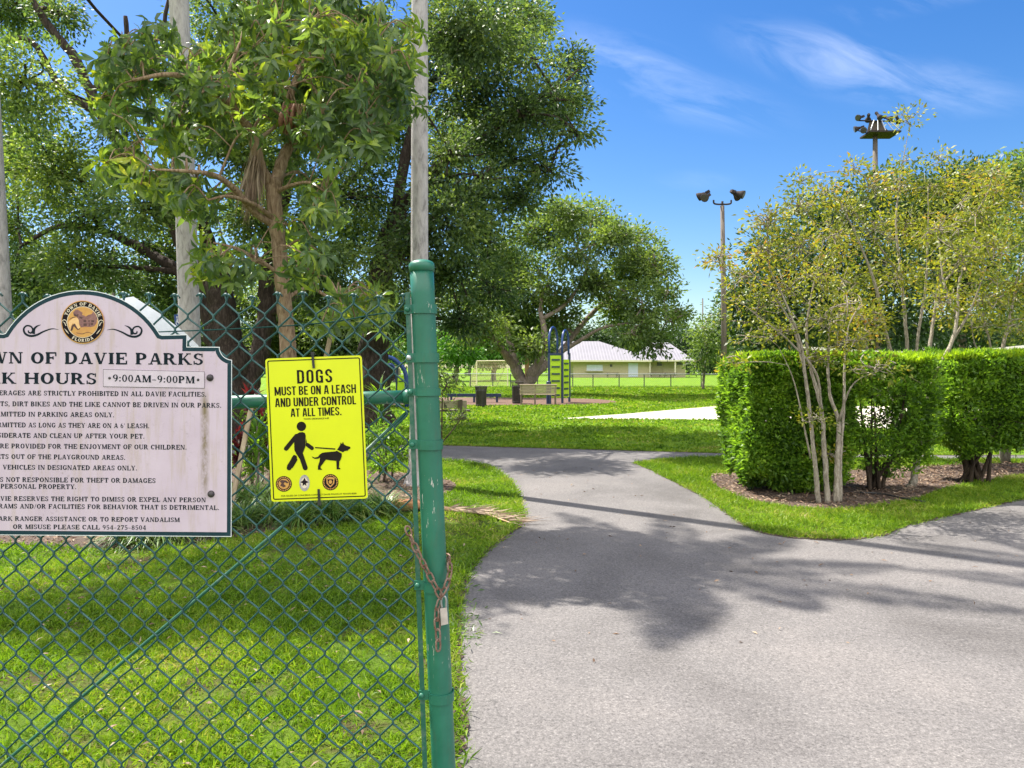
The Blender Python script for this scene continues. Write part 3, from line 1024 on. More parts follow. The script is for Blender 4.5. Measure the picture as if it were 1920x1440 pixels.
V1 = lambda x, w=T_: gL(x, 0, x, 1, w)
GLY = {
    'A': (.98, [gL(.17, 0, .47, 1, .11), gL(.80, 0, .52, 1, .22), gH(.28, .68, .31), gS(.16, 0, .16), gS(.82, 0, .18)]),
    'B': (.86, [V1(.2), gH(.04, .48, .95), gH(.04, .5, .05), gH(.2, .52, .53), gA(.47, .755, .29, .245, -90, 90), gA(.49, .27, .33, .27, -90, 90)]),
    'C': (.88, [gA(.47, .5, .43, .51, 42, 318), gL(.80, .64, .80, .98, .09)]),
    'D': (.96, [V1(.2), gH(.04, .46, .95), gH(.04, .46, .05), gA(.45, .5, .45, .5, -90, 90)]),
    'E': (.86, [V1(.2), gH(.04, .76, .95), gH(.04, .79, .05), gH(.2, .55, .52), gL(.75, .68, .75, 1, .09), gL(.78, 0, .78, .33, .09), gL(.56, .38, .56, .66, .08)]),
    'F': (.82, [V1(.2), gH(.04, .76, .95), gS(.22, 0, .2), gH(.2, .55, .52), gL(.75, .66, .75, 1, .09), gL(.56, .38, .56, .66, .08)]),
    'G': (.98, [gA(.47, .5, .43, .51, 42, 330), gL(.80, .66, .80, .98, .09), gL(.76, .06, .76, .42, .19), gH(.54, .95, .42, .09)]),
    'H': (1.04, [V1(.2), V1(.84), gH(.2, .84, .5), gS(.2, 0, .18), gS(.2, 1, .18), gS(.84, 0, .18), gS(.84, 1, .18)]),
    'I': (.46, [V1(.23), gS(.23, 0, .19), gS(.23, 1, .19)]),
    'J': (.68, [gL(.44, .25, .44, 1, T_), gS(.44, 1, .2), gA(.29, .27, .255, .28, -175, 0)]),
    'K': (1.0, [V1(.2), gS(.2, 0, .18), gS(.2, 1, .18), gL(.3, .4, .76, 1, .11), gL(.42, .56, .84, 0, .23), gS(.76, 1, .16), gS(.84, 0, .17)]),
    'L': (.82, [V1(.2), gS(.2, 1, .18), gH(.04, .77, .05), gL(.75, 0, .75, .37, .09)]),
    'M': (1.18, [V1(.17, .11), V1(1.0), gL(.22, 1, .57, 0, .21), gL(.57, 0, .93, 1, .11), gS(.17, 0, .15), gS(.15, 1, .13), gS(1.0, 0, .17), gS(1.02, 1, .15)]),
    'N': (1.0, [V1(.17, .11), V1(.84, .11), gL(.22, 1, .78, 0, .22), gS(.17, 0, .15), gS(.14, 1, .13), gS(.84, 1, .15)]),
    'O': (.98, [gA(.49, .5, .45, .51, 0, 360)]),
    'P': (.86, [V1(.2), gS(.22, 0, .2), gH(.04, .46, .95), gH(.2, .46, .46), gA(.46, .705, .34, .295, -90, 90)]),
    'R': (.98, [V1(.2), gS(.2, 0, .18), gH(.04, .46, .95), gH(.2, .46, .5), gA(.46, .725, .32, .275, -90, 90), gL(.5, .48, .78, 0, .22), gH(.7, .96, .045, .09)]),
    'S': (.78, [gA(.39, .735, .32, .275, 28, 270, .19, .12), gA(.39, .265, .33, .275, -152, 90, .19, .12), gL(.66, .66, .66, .98, .08), gL(.1, .02, .1, .34, .08)]),
    'T': (.88, [V1(.44), gS(.44, 0, .2), gH(.04, .84, .95), gL(.085, .64, .085, 1, .09), gL(.795, .64, .795, 1, .09)]),
    'U': (.98, [gL(.2, .3, .2, 1, T_), gL(.81, .3, .81, 1, .11), gA(.48, .31, .382, .32, 180, 360, .2, .11), gS(.2, 1, .18), gS(.81, 1, .16)]),
    'V': (.96, [gL(.18, 1, .48, 0, .22), gL(.79, 1, .51, 0, .11), gS(.18, 1, .17), gS(.79, 1, .15)]),
    'W': (1.28, [gL(.17, 1, .40, 0, .21), gL(.63, 1, .43, 0, .1), gL(.63, 1, .86, 0, .21), gL(1.11, 1, .89, 0, .1), gS(.17, 1, .16), gS(.63, 1, .12), gS(1.11, 1, .14)]),
    'X': (.94, [gL(.2, 1, .76, 0, .22), gL(.74, 1, .2, 0, .11), gS(.2, 1, .17), gS(.75, 1, .14), gS(.2, 0, .14), gS(.76, 0, .17)]),
    'Y': (.94, [gL(.18, 1, .46, .44, .21), gL(.78, 1, .5, .44, .11), gL(.48, 0, .48, .48, T_), gS(.48, 0, .19), gS(.18, 1, .17), gS(.78, 1, .14)]),
    '0': (.72, [gA(.36, .5, .32, .51, 0, 360, .18, .09)]),
    '2': (.72, [gA(.35, .7, .29, .3, 0, 170, .18, .1), gL(.12, .04, .55, .72, .2), gH(.06, .66, .07, .14)]),
    '4': (.74, [gL(.5, 0, .5, 1, .18), gL(.1, .3, .46, 1, .1), gH(.04, .7, .29, .1), gH(.34, .66, .045, .09)]),
    '5': (.72, [gH(.14, .6, .93, .14), gL(.16, .5, .18, .95, .09), gA(.34, .31, .32, .32, -150, 140, .18, .1)]),
    '6': (.72, [gA(.36, .31, .31, .32, 0, 360, .18, .09), gA(.46, .42, .41, .58, 95, 200, .18, .1)]),
    '7': (.70, [gH(.06, .66, .92, .16), gL(.26, 0, .58, .9, .18), gL(.1, .7, .1, 1, .08)]),
    '8': (.72, [gA(.36, .73, .26, .27, 0, 360, .16, .09), gA(.36, .28, .31, .29, 0, 360, .18, .09)]),
    '9': (.72, [gA(.36, .69, .31, .32, 0, 360, .18, .09), gA(.26, .58, .41, .58, -85, 20, .18, .1)]),
    '.': (.32, [('p', [(.07, 0), (.25, 0), (.25, .18), (.07, .18)])]),
    ',': (.32, [('p', [(.07, .0), (.12, -.2), (.2, -.16), (.25, .18), (.07, .18)])]),
    ':': (.34, [('p', [(.08, .03), (.26, .03), (.26, .21), (.08, .21)]), ('p', [(.08, .5), (.26, .5), (.26, .68), (.08, .68)])]),
    '-': (.62, [gH(.06, .56, .36, .1)]),
    "'": (.26, [('p', [(.08, 1), (.2, 1), (.16, .66), (.11, .66)])]),
    '/': (.5, [gL(.06, -.08, .44, 1.05, .09)]),
    ' ': (.42, []),
}


def set_text(mb, text, fn, gap=.06):
    """fn(x, y, layer) -> point; x,y in cap heights"""
    x = 0
    for ch in text:
        adv, st = GLY[ch]
        for li, s in enumerate(st):
            z = li * .00006
            if s[0] == 'p':
                mb.add([fn(x + a, b_, z) for a, b_ in s[1]], [(0, 1, 2, 3)] if len(s[1]) == 4 else [tuple(range(len(s[1])))])
            else:
                o, i = s[1], s[2]
                vs = [fn(x + a, b_, z) for a, b_ in o] + [fn(x + a, b_, z) for a, b_ in i]
                n = len(o)
                mb.add(vs, [(k, k + 1, n + k + 1, n + k) for k in range(n - 1)])
        x += adv + gap
    return x - gap


def text_w(text, gap=.06):
    return sum(GLY[c][0] + gap for c in text) - gap


# ------------------------------------------------------------------ park rules sign
YS = 2.29
sx_, sz_ = 155, 745
sp0 = P(sx_, sz_, YS)
sign = thing('park_sign', 'large weathered pinkish white park rules board with arched top, teal border and round seal', 'sign', tuple(sp0))
TILT = .0075


def SG(px, py, d=0.0):
    """board coordinates -> place; d metres in front of the face"""
    return P(px, py + (px - sx_) * TILT, YS - d)


half = [(155, 544)]
Rr, cyc = 169.5, 544 + 169.5
for k in range(1, 13):
    a = R(58.8 * k / 12)
    half.append((155 + Rr * math.sin(a), cyc - Rr * math.cos(a)))
half += [(304, 627), (351, 625.5), (350.5, 648.5), (412, 648.5)]
for k in range(1, 8):
    a = R(90 * k / 8)
    half.append((435.5 - 24 * math.cos(a) + 0.0, 648.5 + 24 * math.sin(a)))
half += [(435, 672.5), (434, 1004.5)]
outl = half + [(310 - x, y) for x, y in reversed(half[1:])]


def inset(poly, d):
    n = len(poly)
    out = []
    for i in range(n):
        a, b_, c = Vector(poly[i - 1]), Vector(poly[i]), Vector(poly[(i + 1) % n])
        e1, e2 = (b_ - a).normalized(), (c - b_).normalized()
        n1, n2 = Vector((-e1.y, e1.x)), Vector((-e2.y, e2.x))
        m_ = (n1 + n2)
        k = d / max(.35, 1 + n1.dot(n2)) 
        out.append(tuple(b_ + m_ * k))
    return out


mb = MB()
mb.slab(outl, lambda x, y, d: SG(x, y, -d), 0, .013)
mb.build('edge', M['white_edge'], sign)
mb = MB()
o2 = inset(outl, 1.4)
mb.face(o2, lambda x, y, d: SG(x, y, d), .0006)
mb.build('border', M['navy'], sign)
mb = MB()
o3 = inset(outl, 8.6)
mb.face(o3, lambda x, y, d: SG(x, y, d), .0012)
mb.build('panel', M['sign_sheet'], sign)
D_TXT = .0016


def sign_line(text, anchor, x0, x1, base, cap, mtl='ink', d=D_TXT, tilt=0.0, bold=1.0):
    """place text so that the substring starting at anchor begins at x0 and the text ends at x1"""
    i = text.index(anchor)
    pre = text_w(text[:i]) + .06 if i else 0
    tot = text_w(text)
    kx = (x1 - x0) / (tot - pre)
    xs = x0 - pre * kx
    mb = MB()
    set_text(mb, text, lambda x, y, z: SG(xs + x * kx, base - y * cap + (x * kx + xs - x1) * tilt, d + z))
    return mb.build('lettering', M[mtl], sign, fix=False)


for tx, an, x0, x1, bs, cp in [
    ('TOWN OF DAVIE PARKS', 'OF', 57, 382, 682.5, 21.5),
    ('PARK HOURS', 'HOURS', 45, 182, 720.5, 21),
    ('BEVERAGES ARE STRICTLY PROHIBITED IN ALL DAVIE FACILITIES.', 'ARE', 52, 387, 742, 8.8),
    ('CARTS, DIRT BIKES AND THE LIKE CANNOT BE DRIVEN IN OUR PARKS.', 'DIRT', 23, 415, 762.5, 8.8),
    ('PERMITTED IN PARKING AREAS ONLY.', 'IN', 53, 214, 781.8, 8.8),
    ("PERMITTED AS LONG AS THEY ARE ON A 6' LEASH.", 'AS', 53, 280, 802, 8.8),
    ('CONSIDERATE AND CLEAN UP AFTER YOUR PET.', 'AND', 62, 271, 821.6, 8.8),
    ('ARE PROVIDED FOR THE ENJOYMENT OF OUR CHILDREN.', 'PROVIDED', 21, 350, 841.6, 8.8),
    ('PETS OUT OF THE PLAYGROUND AREAS.', 'OUT', 21, 235, 861.5, 8.8),
    ('VEHICLES IN DESIGNATED AREAS ONLY.', 'VEHICLES', 5, 257, 881.3, 8.8),
    ('IS NOT RESPONSIBLE FOR THEFT OR DAMAGES', 'NOT', 11, 292, 904.6, 8.8),
    ('PERSONAL PROPERTY.', 'PERSONAL', 1, 143, 917.2, 8.8),
    ('DAVIE RESERVES THE RIGHT TO DIMISS OR EXPEL ANY PERSON', 'RESERVES', 26, 386, 940, 8.6),
    ('PROGRAMS AND/OR FACILITIES FOR BEHAVIOR THAT IS DETRIMENTAL.', 'AND', 37, 411, 954.3, 8.6),
    ('PARK RANGER ASSISTANCE OR TO REPORT VANDALISM', 'RANGER', 28, 337, 977.5, 8.4),
    ('OR MISUSE PLEASE CALL 954-275-8504', 'OR', 24, 274, 992.6, 8.4),
]:
    sign_line(tx, an, x0, x1, bs, cp)
# hours plate
mb = MB()
pl = [(194, 693), (383, 697.5), (383, 727.5), (194, 724.5)]
mb.slab(pl, lambda x, y, d: SG(x, y - (x - sx_) * TILT, d), .004, .0013)
plate = mb.build('hours_plate', M['plate'], sign)
mb = MB()
mb.face([(193.3, 692.2), (383.7, 696.8), (383.7, 728.4), (193.3, 725.4)], lambda x, y, d: SG(x, y - (x - sx_) * TILT, d), .0014)
mb.build('plate_shadow_gap', M['dark_bolt'], plate)  # dark rim painted under the plate for its shadow gap
mb = MB()
tw = text_w('9:00AM-9:00PM')
set_text(mb, '9:00AM-9:00PM', lambda x, y, z: SG(211 + x * 154 / tw, 715.3 + x / tw * 3.6 - y * 13.2 - (211 + x * 154 / tw - sx_) * TILT, .0046 + z))
mb.build('lettering', M['ink'], plate, fix=False)
for x, y in ((205.5, 710), (371.5, 712)):
    mb = MB()
    mb.tube([SG(x, y - 1.5, .0042), SG(x, y - 1.5, .006), SG(x, y - 1.5, .0064)], [.0042, .0036, .001], 10)
    mb.build('screw', M['dark_bolt'], plate, smooth=True)
for x, y in ((394, 706.5), (396, 924.3)):
    mb = MB()
    mb.tube([SG(x, y, .0012), SG(x, y, .0045), SG(x, y, .0075), SG(x, y, .0085)], [.0108, .0104, .0075, .001], 16)
    mb.build('bolt', M['dark_bolt'], sign, smooth=True)


def ribbon(mb, pts, ws, fn, d, n=6):
    sp = spline([(x, y, 0) for x, y in pts], n)
    w = lerp_r(ws, len(sp))
    vs = []
    for i, p in enumerate(sp):
        t = (sp[min(i + 1, len(sp) - 1)] - sp[max(i - 1, 0)]).normalized()
        nn_ = Vector((-t.y, t.x, 0)) * w[i] / 2
        vs += [fn(p.x + nn_.x, p.y + nn_.y, d), fn(p.x - nn_.x, p.y - nn_.y, d)]
    mb.add(vs, [(2 * i, 2 * i + 1, 2 * i + 3, 2 * i + 2) for i in range(len(sp) - 1)])


for sgn in (1, -1):
    mb = MB()
    f = lambda x, y, d, s=sgn: SG(155 + s * (x - 155), y, d)
    ribbon(mb, [(200.5, 618.3), (213, 617), (228, 622), (242, 629), (254, 630.5), (263, 626), (265.5, 617.5), (260, 611.5), (252, 613), (248.5, 619), (251, 624.5), (256, 624), (257, 620)], [.6, 2, 3, 4, 4.2, 4, 3.4, 3, 3, 3.2, 3.4, 3, 2], f, .0016)
    ribbon(mb, [(247, 627), (246, 618), (241, 612.5), (233.5, 609.5)], [5, 4.4, 3, .5], f, .0017)
    mb.build('scroll', M['ink'], sign, fix=False)
# seal
ec = (155, 604)


def circ(cx, cy, rx, ry=None, n=40, a0=0, a1=360):
    return [(cx + rx * math.cos(R(a0 + (a1 - a0) * k / n)), cy + (ry or rx) * math.sin(R(a0 + (a1 - a0) * k / n))) for k in range(n)]


seal = None
mb = MB()
mb.slab(circ(*ec, 40.5, n=48), SG, .004, .0013)
seal = mb.build('seal', M['gold'], sign)
mb = MB(); mb.face(circ(*ec, 38.8, n=48), SG, .0044); mb.build('seal_ring', M['seal_dark'], seal)
mb = MB(); mb.face(circ(*ec, 29.6, n=48), SG, .0048); mb.build('seal_rim', M['seal_cream'], seal)
mb = MB(); mb.face(circ(*ec, 28.6, n=48), SG, .0051); mb.build('seal_field', M['gold'], seal)
E = lambda x, y: (ec[0] + (x - 720) * .0762, ec[1] + (y - 700) * .0762)   # coordinates of the enlarged seal
mb = MB()
for q in ([(540, 400), (600, 390), (660, 430), (720, 470), (700, 520), (760, 540), (800, 560), (860, 520), (940, 500), (980, 440), (1040, 520), (1080, 600), (1060, 720), (1000, 800), (900, 820), (780, 810), (680, 830), (640, 760), (620, 640), (560, 560), (500, 540), (480, 470)],):
    mb.face([E(*p) for p in q], SG, .0053)
mb.build('seal_trees', M['seal_purple'], seal)
mb = MB()
for q in ([(740, 640), (800, 640), (800, 700), (740, 700)], [(860, 650), (890, 650), (890, 690), (860, 690)], [(930, 650), (1000, 650), (1000, 700), (930, 700)], [(740, 730), (820, 730), (820, 790), (740, 790)], [(870, 730), (890, 730), (890, 800), (870, 800)], [(920, 720), (980, 720), (980, 770), (920, 770)], [(640, 560), (720, 580), (700, 620), (640, 600)], [(420, 900), (460, 780), (540, 720), (560, 800), (620, 870), (660, 820), (640, 880), (590, 890), (530, 830), (500, 800), (470, 900), (440, 920)], [(500, 480), (560, 520), (620, 500), (600, 560), (520, 560)]):
    mb.face([E(*p) for p in q], SG, .0056)
ribbon(mb, [E(390, 640), E(470, 590), E(540, 580)], [.6, 1.2, .6], SG, .0056)
ribbon(mb, [E(560, 960), E(700, 990), E(840, 950), E(960, 980)], [.5, 1.1, .8, .5], SG, .0056)
mb.build('seal_print', M['seal_brown'], seal)
mb = MB()
mb.face([E(*p) for p in [(370, 700), (420, 650), (500, 600), (560, 590), (600, 600), (625, 660), (640, 780), (660, 830), (620, 870), (590, 850), (560, 790), (530, 740), (470, 740), (430, 820), (420, 900), (380, 800)]], SG, .0059)
mb.build('seal_horse', M['seal_horse'], seal)
mb = MB()


def ring_text(text, a_mid, span, r, up=True, cap=6.0):
    w = text_w(text, .16)
    x = 0
    for ch in text:
        adv, st = GLY[ch]
        a = a_mid + (x + adv / 2 - w / 2) / w * span * (1 if up else -1)
        ca, sa = math.sin(R(a)), -math.cos(R(a))
        kx = R(span) * r / w
        for li, s in enumerate(st):
            def f(u, v):
                v = (v - .5) * cap * (1 if up else -1)
                u = (u - adv / 2) * kx * (1 if up else -1)
                return SG(ec[0] + ca * (r + v) - sa * u, ec[1] + sa * (r + v) + ca * u, .0050 + li * .00006)
            if s[0] == 'p':
                mb.add([f(*p) for p in s[1]], [tuple(range(len(s[1])))])
            else:
                o_, i_ = s[1], s[2]
                n_ = len(o_)
                mb.add([f(*p) for p in o_] + [f(*p) for p in i_], [(k, k + 1, n_ + k + 1, n_ + k) for k in range(n_ - 1)])
        x += adv + .16


ring_text('TOWN OF DAVIE', 2, 140, 34.2)
ring_text('FLORIDA', 180, 68, 34.2, False)
for s in (1, -1):
    f = lambda x, y, d, s=s: SG(155 + s * (x - 155), y, d)
    ribbon(mb, [E(1120, 740), E(1120, 680), E(1170, 645), E(1225, 670), E(1230, 720)], [.6, 1.1, 1.3, 1.1, .5], f, .0052)
    ribbon(mb, [E(1130, 790), E(1160, 730), E(1200, 690)], [1.6, 1.4, .5], f, .0052)
    ribbon(mb, [E(1060, 990), E(1110, 930), E(1170, 860)], [.5, 1.8, .5], f, .0052)
mb.build('lettering', M['seal_cream'], seal, fix=False)

mb = MB()
mb.slab([(250, 556), (300, 588), (345, 622), (372, 648), (380, 700), (230, 700), (225, 560)], lambda x, y, d: P(x, y, 2.40 + d), 0, .012)
o = mb.build('backing_board', M['white_edge'], None, tuple(P(300, 700, 2.4)))
tag(o, 'plain white backing board fixed behind the mesh, its slanted edge past the arched sign', 'board')

# ------------------------------------------------------------------ yellow dog sign
YD = 2.325
dp0 = P(594, 806, YD)
dog = thing('dog_sign', 'bright yellow leash notice with black walker and dog, tied to the mesh', 'sign', tuple(dp0))


def DC(cx, cy, d=0.0):
    """from the enlarged crop of the sign"""
    return P(480 + cx / 4.645, 650 + cy / 4.645, YD - d)


def DF(a, b_, d=0.0):
    return DC(80 + a + b_ * .0426, 105 - a * .0357 + b_, d)


def rrect(x0, y0, x1, y1, r, n=5):
    out = []
    for cx, cy, a0 in ((x1 - r, y0 + r, -90), (x1 - r, y1 - r, 0), (x0 + r, y1 - r, 90), (x0 + r, y0 + r, 180)):
        for k in range(n + 1):
            a = R(a0 + 90 * k / n)
            out.append((cx + r * math.cos(a), cy + r * math.sin(a)))
    return out


mb = MB()
mb.slab(rrect(0, 0, 841, 1247, 26), lambda x, y, d: DF(x, y, d), .0, -.0025)
mb.build('panel', M['yellow'], dog)
mb = MB()
oo, ii = rrect(17, 17, 824, 1230, 16), rrect(26, 26, 815, 1221, 10)
nn_ = len(oo)
mb.add([DF(x, y, .0006) for x, y in oo] + [DF(x, y, .0006) for x, y in ii], [(k, (k + 1) % nn_, nn_ + (k + 1) % nn_, nn_ + k) for k in range(nn_)])
mb.build('border', M['pict'], dog, fix=False)


def font_mesh(text, bold):
    cu_ = bpy.data.curves.new('t', 'FONT')
    cu_.body = text
    cu_.offset = bold
    cu_.resolution_u = 3
    ob = bpy.data.objects.new('t', cu_)
    COL.objects.link(ob)
    dg = bpy.context.evaluated_depsgraph_get()
    me = ob.evaluated_get(dg).to_mesh()
    V = np.array([v.co[:2] for v in me.vertices])
    Fs = [tuple(p.vertices) for p in me.polygons]
    bpy.data.objects.remove(ob)
    bpy.data.curves.remove(cu_)
    return V, Fs


V2 = lambda x, a=0, b_=1, w=.155: gL(x, a, x, b_, w)
OT, OB = gA(.24, .77, .24, .23, 0, 180, .155, .13), gA(.24, .23, .24, .23, 180, 360, .155, .13)
SANS = {
    'O': (.48, [V2(.0775, .22, .78), V2(.4025, .22, .78), OT, OB]),
    'C': (.48, [V2(.0775, .22, .78), V2(.4025, .63, .78), V2(.4025, .22, .37), OT, OB]),
    'G': (.48, [V2(.0775, .22, .78), V2(.4025, .65, .78), V2(.4025, .0, .5), gH(.25, .48, .47, .12), OT, OB]),
    'U': (.48, [V2(.0775, .22, 1), V2(.4025, .22, 1), OB]),
    'S': (.47, [gA(.235, .74, .235, .26, -5, 268, .155, .13), gA(.235, .26, .235, .26, -185, 88, .155, .13)]),
    'D': (.48, [V2(.0775), V2(.4025, .22, .78), gA(.22, .77, .26, .23, 0, 90, .155, .13), gA(.22, .23, .26, .23, -90, 0, .155, .13), gH(.1, .225, .935, .13), gH(.1, .225, .065, .13)]),
    'B': (.48, [V2(.0775), gA(.23, .745, .23, .255, -90, 90, .155, .13), gA(.23, .265, .25, .265, -90, 90, .155, .13), gH(.1, .24, .935, .13), gH(.1, .24, .065, .13), gH(.1, .24, .51, .12)]),
    'R': (.49, [V2(.0775), gA(.23, .73, .24, .27, -90, 90, .155, .13), gH(.1, .24, .935, .13), gH(.1, .24, .52, .13), gL(.29, .5, .41, 0, .16)]),
    'M': (.66, [V2(.0775), V2(.5825), gL(.09, 1, .33, .1, .15), gL(.57, 1, .33, .1, .15)]),
    'N': (.50, [V2(.0775), V2(.4225), gL(.09, 1, .41, 0, .16)]),
    'H': (.49, [V2(.0775), V2(.4125), gH(.1, .4, .51, .13)]),
    'E': (.40, [V2(.0775), gH(.1, .39, .935, .13), gH(.1, .39, .065, .13), gH(.1, .36, .51, .13)]),
    'L': (.38, [V2(.0775), gH(.1, .38, .065, .13)]),
    'T': (.42, [V2(.21), gH(0, .42, .935, .13)]),
    'A': (.52, [gL(.08, 0, .21, 1, .15), gL(.44, 0, .31, 1, .15), gH(.14, .38, .27, .12)]),
    'I': (.155, [V2(.0775)]),
    '.': (.16, [('p', [(0, 0), (.155, 0), (.155, .16), (0, .16)])]),
    ' ': (.17, []),
}


def dog_caps(text, a0, a1, b0, b1, gap=.075):
    w = sum(SANS[c][0] + gap for c in text) - gap
    x = 0
    mb = MB()
    for ch in text:
        adv, st = SANS[ch]
        for li, q in enumerate(st):
            f = lambda u, v: DF(a0 + (x + u) / w * (a1 - a0), b1 - v * (b1 - b0), .0007 + li * .00006)
            if q[0] == 'p':
                mb.add([f(*p) for p in q[1]], [tuple(range(len(q[1])))])
            else:
                n_ = len(q[1])
                mb.add([f(*p) for p in q[1]] + [f(*p) for p in q[2]], [(k, k + 1, n_ + k + 1, n_ + k) for k in range(n_ - 1)])
        x += adv + gap
    mb.build('lettering', M['pict'], dog, fix=False)


def dog_text(text, a0, a1, b0, b1, bold=.03):
    V, Fs = font_mesh(text, bold)
    x0, y0 = V.min(0)
    x1, y1 = V.max(0)
    mb = MB()
    mb.add([DF(a0 + (x - x0) / (x1 - x0) * (a1 - a0), b1 - (y - y0) / (y1 - y0) * (b1 - b0), .0007) for x, y in V], Fs)
    mb.build('lettering', M['pict'], dog, fix=False)


dog_caps('DOGS', 270, 576, 109, 226, .16)
dog_caps('MUST BE ON A LEASH', 69, 778, 249, 325)
dog_caps('AND UNDER CONTROL', 69, 774, 348, 424)
dog_caps('AT ALL TIMES.', 201, 643, 442, 514)
dog_text('TOWN ORDINANCE 4-85', 311, 533, 530, 544, .015)
dog_text('FOR ISSUES OR CONCERNS CONTACT DAVIE POLICE AT 954-693-8200', 88, 744, 1192, 1206, .012)

mb = MB()
dd = .0008


def capsule(p0, p1, w):
    """flat bar with round ends"""
    p0, p1 = Vector(p0), Vector(p1)
    t = (p1 - p0).normalized()
    a = math.degrees(math.atan2(t.y, t.x))
    pts = [(p0.x + w / 2 * math.cos(R(a + 90 + 180 * k / 8)), p0.y + w / 2 * math.sin(R(a + 90 + 180 * k / 8))) for k in range(9)]
    pts += [(p1.x + w / 2 * math.cos(R(a - 90 + 180 * k / 8)), p1.y + w / 2 * math.sin(R(a - 90 + 180 * k / 8))) for k in range(9)]
    return pts


lay = [0]


def put(poly):
    lay[0] += 1
    mb.face(poly, lambda x, y, d: DC(x, y, d), dd + lay[0] * .00005)


put(circ(395, 694, 41, n=28))
put([(334, 792), (352, 762), (378, 746), (405, 744), (426, 752), (433, 775), (430, 870), (405, 936), (380, 925), (334, 900), (332, 850)])
put(capsule((352, 778), (262, 888), 38))
put([(334, 900), (405, 925), (418, 960), (450, 1052), (410, 1066), (385, 985), (352, 935)])
put(capsule((392, 945), (429, 1056), 42))
put([(330, 940), (358, 978), (362, 985), (318, 1058), (268, 1040)])
put(capsule((336, 965), (288, 1056), 42))
put([(436, 800), (444, 838), (500, 872), (478, 898), (432, 862)])
put(capsule((448, 855), (487, 884), 34))
put([(515, 874), (690, 886), (690, 897), (515, 884)])
put([(485, 955), (510, 966), (538, 960), (556, 938), (575, 925), (600, 920), (690, 912), (702, 906), (746, 930), (747, 955), (737, 985), (726, 1000), (722, 1052), (735, 1060), (735, 1067), (702, 1068), (699, 994), (650, 990), (608, 984), (585, 1015), (564, 1042), (562, 1060), (574, 1066), (574, 1072), (539, 1072), (540, 1038), (553, 1000), (558, 966), (540, 976), (515, 977), (496, 970)])
put([(706, 898), (722, 874), (734, 852), (738, 833), (748, 849), (757, 827), (765, 850), (785, 862), (822, 873), (819, 889), (806, 895), (801, 905), (775, 908), (755, 919)])
mb.build('walker_and_dog', M['pict'], dog, fix=False)
for cx, cy, rx, ry, cols in ((242, 1195, 70, 68, ('seal_dark', 'gold', 'seal_brown')), (422, 1187, 45, 71, ('silver', 'seal_cream', 'seal_dark')), (648, 1180, 70, 71, ('seal_dark', 'gold', 'seal_dark'))):
    mb = MB(); mb.face(circ(cx, cy, rx, ry), lambda x, y, d: DC(x, y, d), .0008)
    em = mb.build('emblem', M[cols[0]], dog)
    mb = MB()
    if cols[0] == 'seal_dark':
        for k in range(24):
            a = R(k * 15)
            mb.face(circ(cx + rx * .83 * math.cos(a), cy + ry * .83 * math.sin(a), 6, 6, 6), lambda x, y, d: DC(x, y, d), .0011)
    mb.face(circ(cx, cy, rx * .66, ry * .66) if cx != 648 else [(cx - 36, cy - 38), (cx, cy - 46), (cx + 36, cy - 38), (cx + 33, cy + 12), (cx, cy + 46), (cx - 33, cy + 12)], lambda x, y, d: DC(x, y, d), .0012)
    mb.build('emblem_print', M[cols[1]], em)
    mb = MB()
    if cx == 242:
        mb.face([(205, 1170), (225, 1160), (262, 1165), (285, 1185), (270, 1190), (250, 1180), (240, 1195), (262, 1215), (240, 1225), (210, 1210), (222, 1190)], lambda x, y, d: DC(x, y, d), .0015)
    elif cx == 422:
        mb.face([(385, 1180), (410, 1165), (422, 1140), (434, 1165), (460, 1180), (436, 1190), (440, 1215), (422, 1200), (404, 1215), (408, 1190)], lambda x, y, d: DC(x, y, d), .0015)
    else:
        mb.face([(cx - 26, cy - 25), (cx + 26, cy - 25), (cx + 22, cy + 8), (cx, cy + 32), (cx - 22, cy + 8)], lambda x, y, d: DC(x, y, d), .0015)
    mb.build('emblem_mark', M[cols[2]], em)
    if cx == 648:
        mb = MB(); mb.face(circ(cx, cy - 2, 15, 17, 12), lambda x, y, d: DC(x, y, d), .0018); mb.build('emblem_mark', M['gold'], em)
for a, b_ in (((492, 60), (503, 188)), ((545, 1240), (552, 1368))):
    mb = MB()
    p0, p1 = DC(*a, .004), DC(*b_, .004)
    mb.beam(p0, p1, .0075, .002)
    lo = p0 if a[1] < 600 else p1
    mb.box(tuple(lo - Vector((.005, .003, .005))), tuple(lo + Vector((.005, .004, .005))))
    mb.build('cable_tie', M['black_plastic'], dog)

# ------------------------------------------------------------------ chain and padlock
cp0 = P(830, 1110, YG - .05)
chain = thing('chain', 'rusty chain looped round the green gate post', 'chain', tuple(cp0))


def chain_run(pts, n, L=.030, w=.0175, r=.0032):
    sp = spline(pts, 12)
    d = np.cumsum([0] + [(b_ - a).length for a, b_ in zip(sp[:-1], sp[1:])])
    for k in range(n):
        s = d[-1] * (k + .5) / n
        i = min(np.searchsorted(d, s), len(sp) - 1)
        c = sp[i]
        t = (sp[min(i + 1, len(sp) - 1)] - sp[max(i - 2, 0)]).normalized()
        v_ = Vector((0, 1, 0)) - t * t.y
        v_ = v_.normalized() if v_.length > .1 else Vector((1, 0, 0))
        w_ = t.cross(v_)
        a = R(45 + (90 if k % 2 else 0) + random.uniform(-14, 14))
        sd = v_ * math.cos(a) + w_ * math.sin(a)
        lp = []
        for q in range(16):
            an = 2 * math.pi * q / 16
            lp.append(c + t * (math.copysign(abs(math.cos(an)) ** .6, math.cos(an)) * L / 2) + sd * (math.copysign(abs(math.sin(an)) ** .7, math.sin(an)) * w / 2))
        mb = MB()
        mb.tube(lp, r, 6, closed=True)
        mb.build('chain_link', M['rust'], chain, smooth=True)


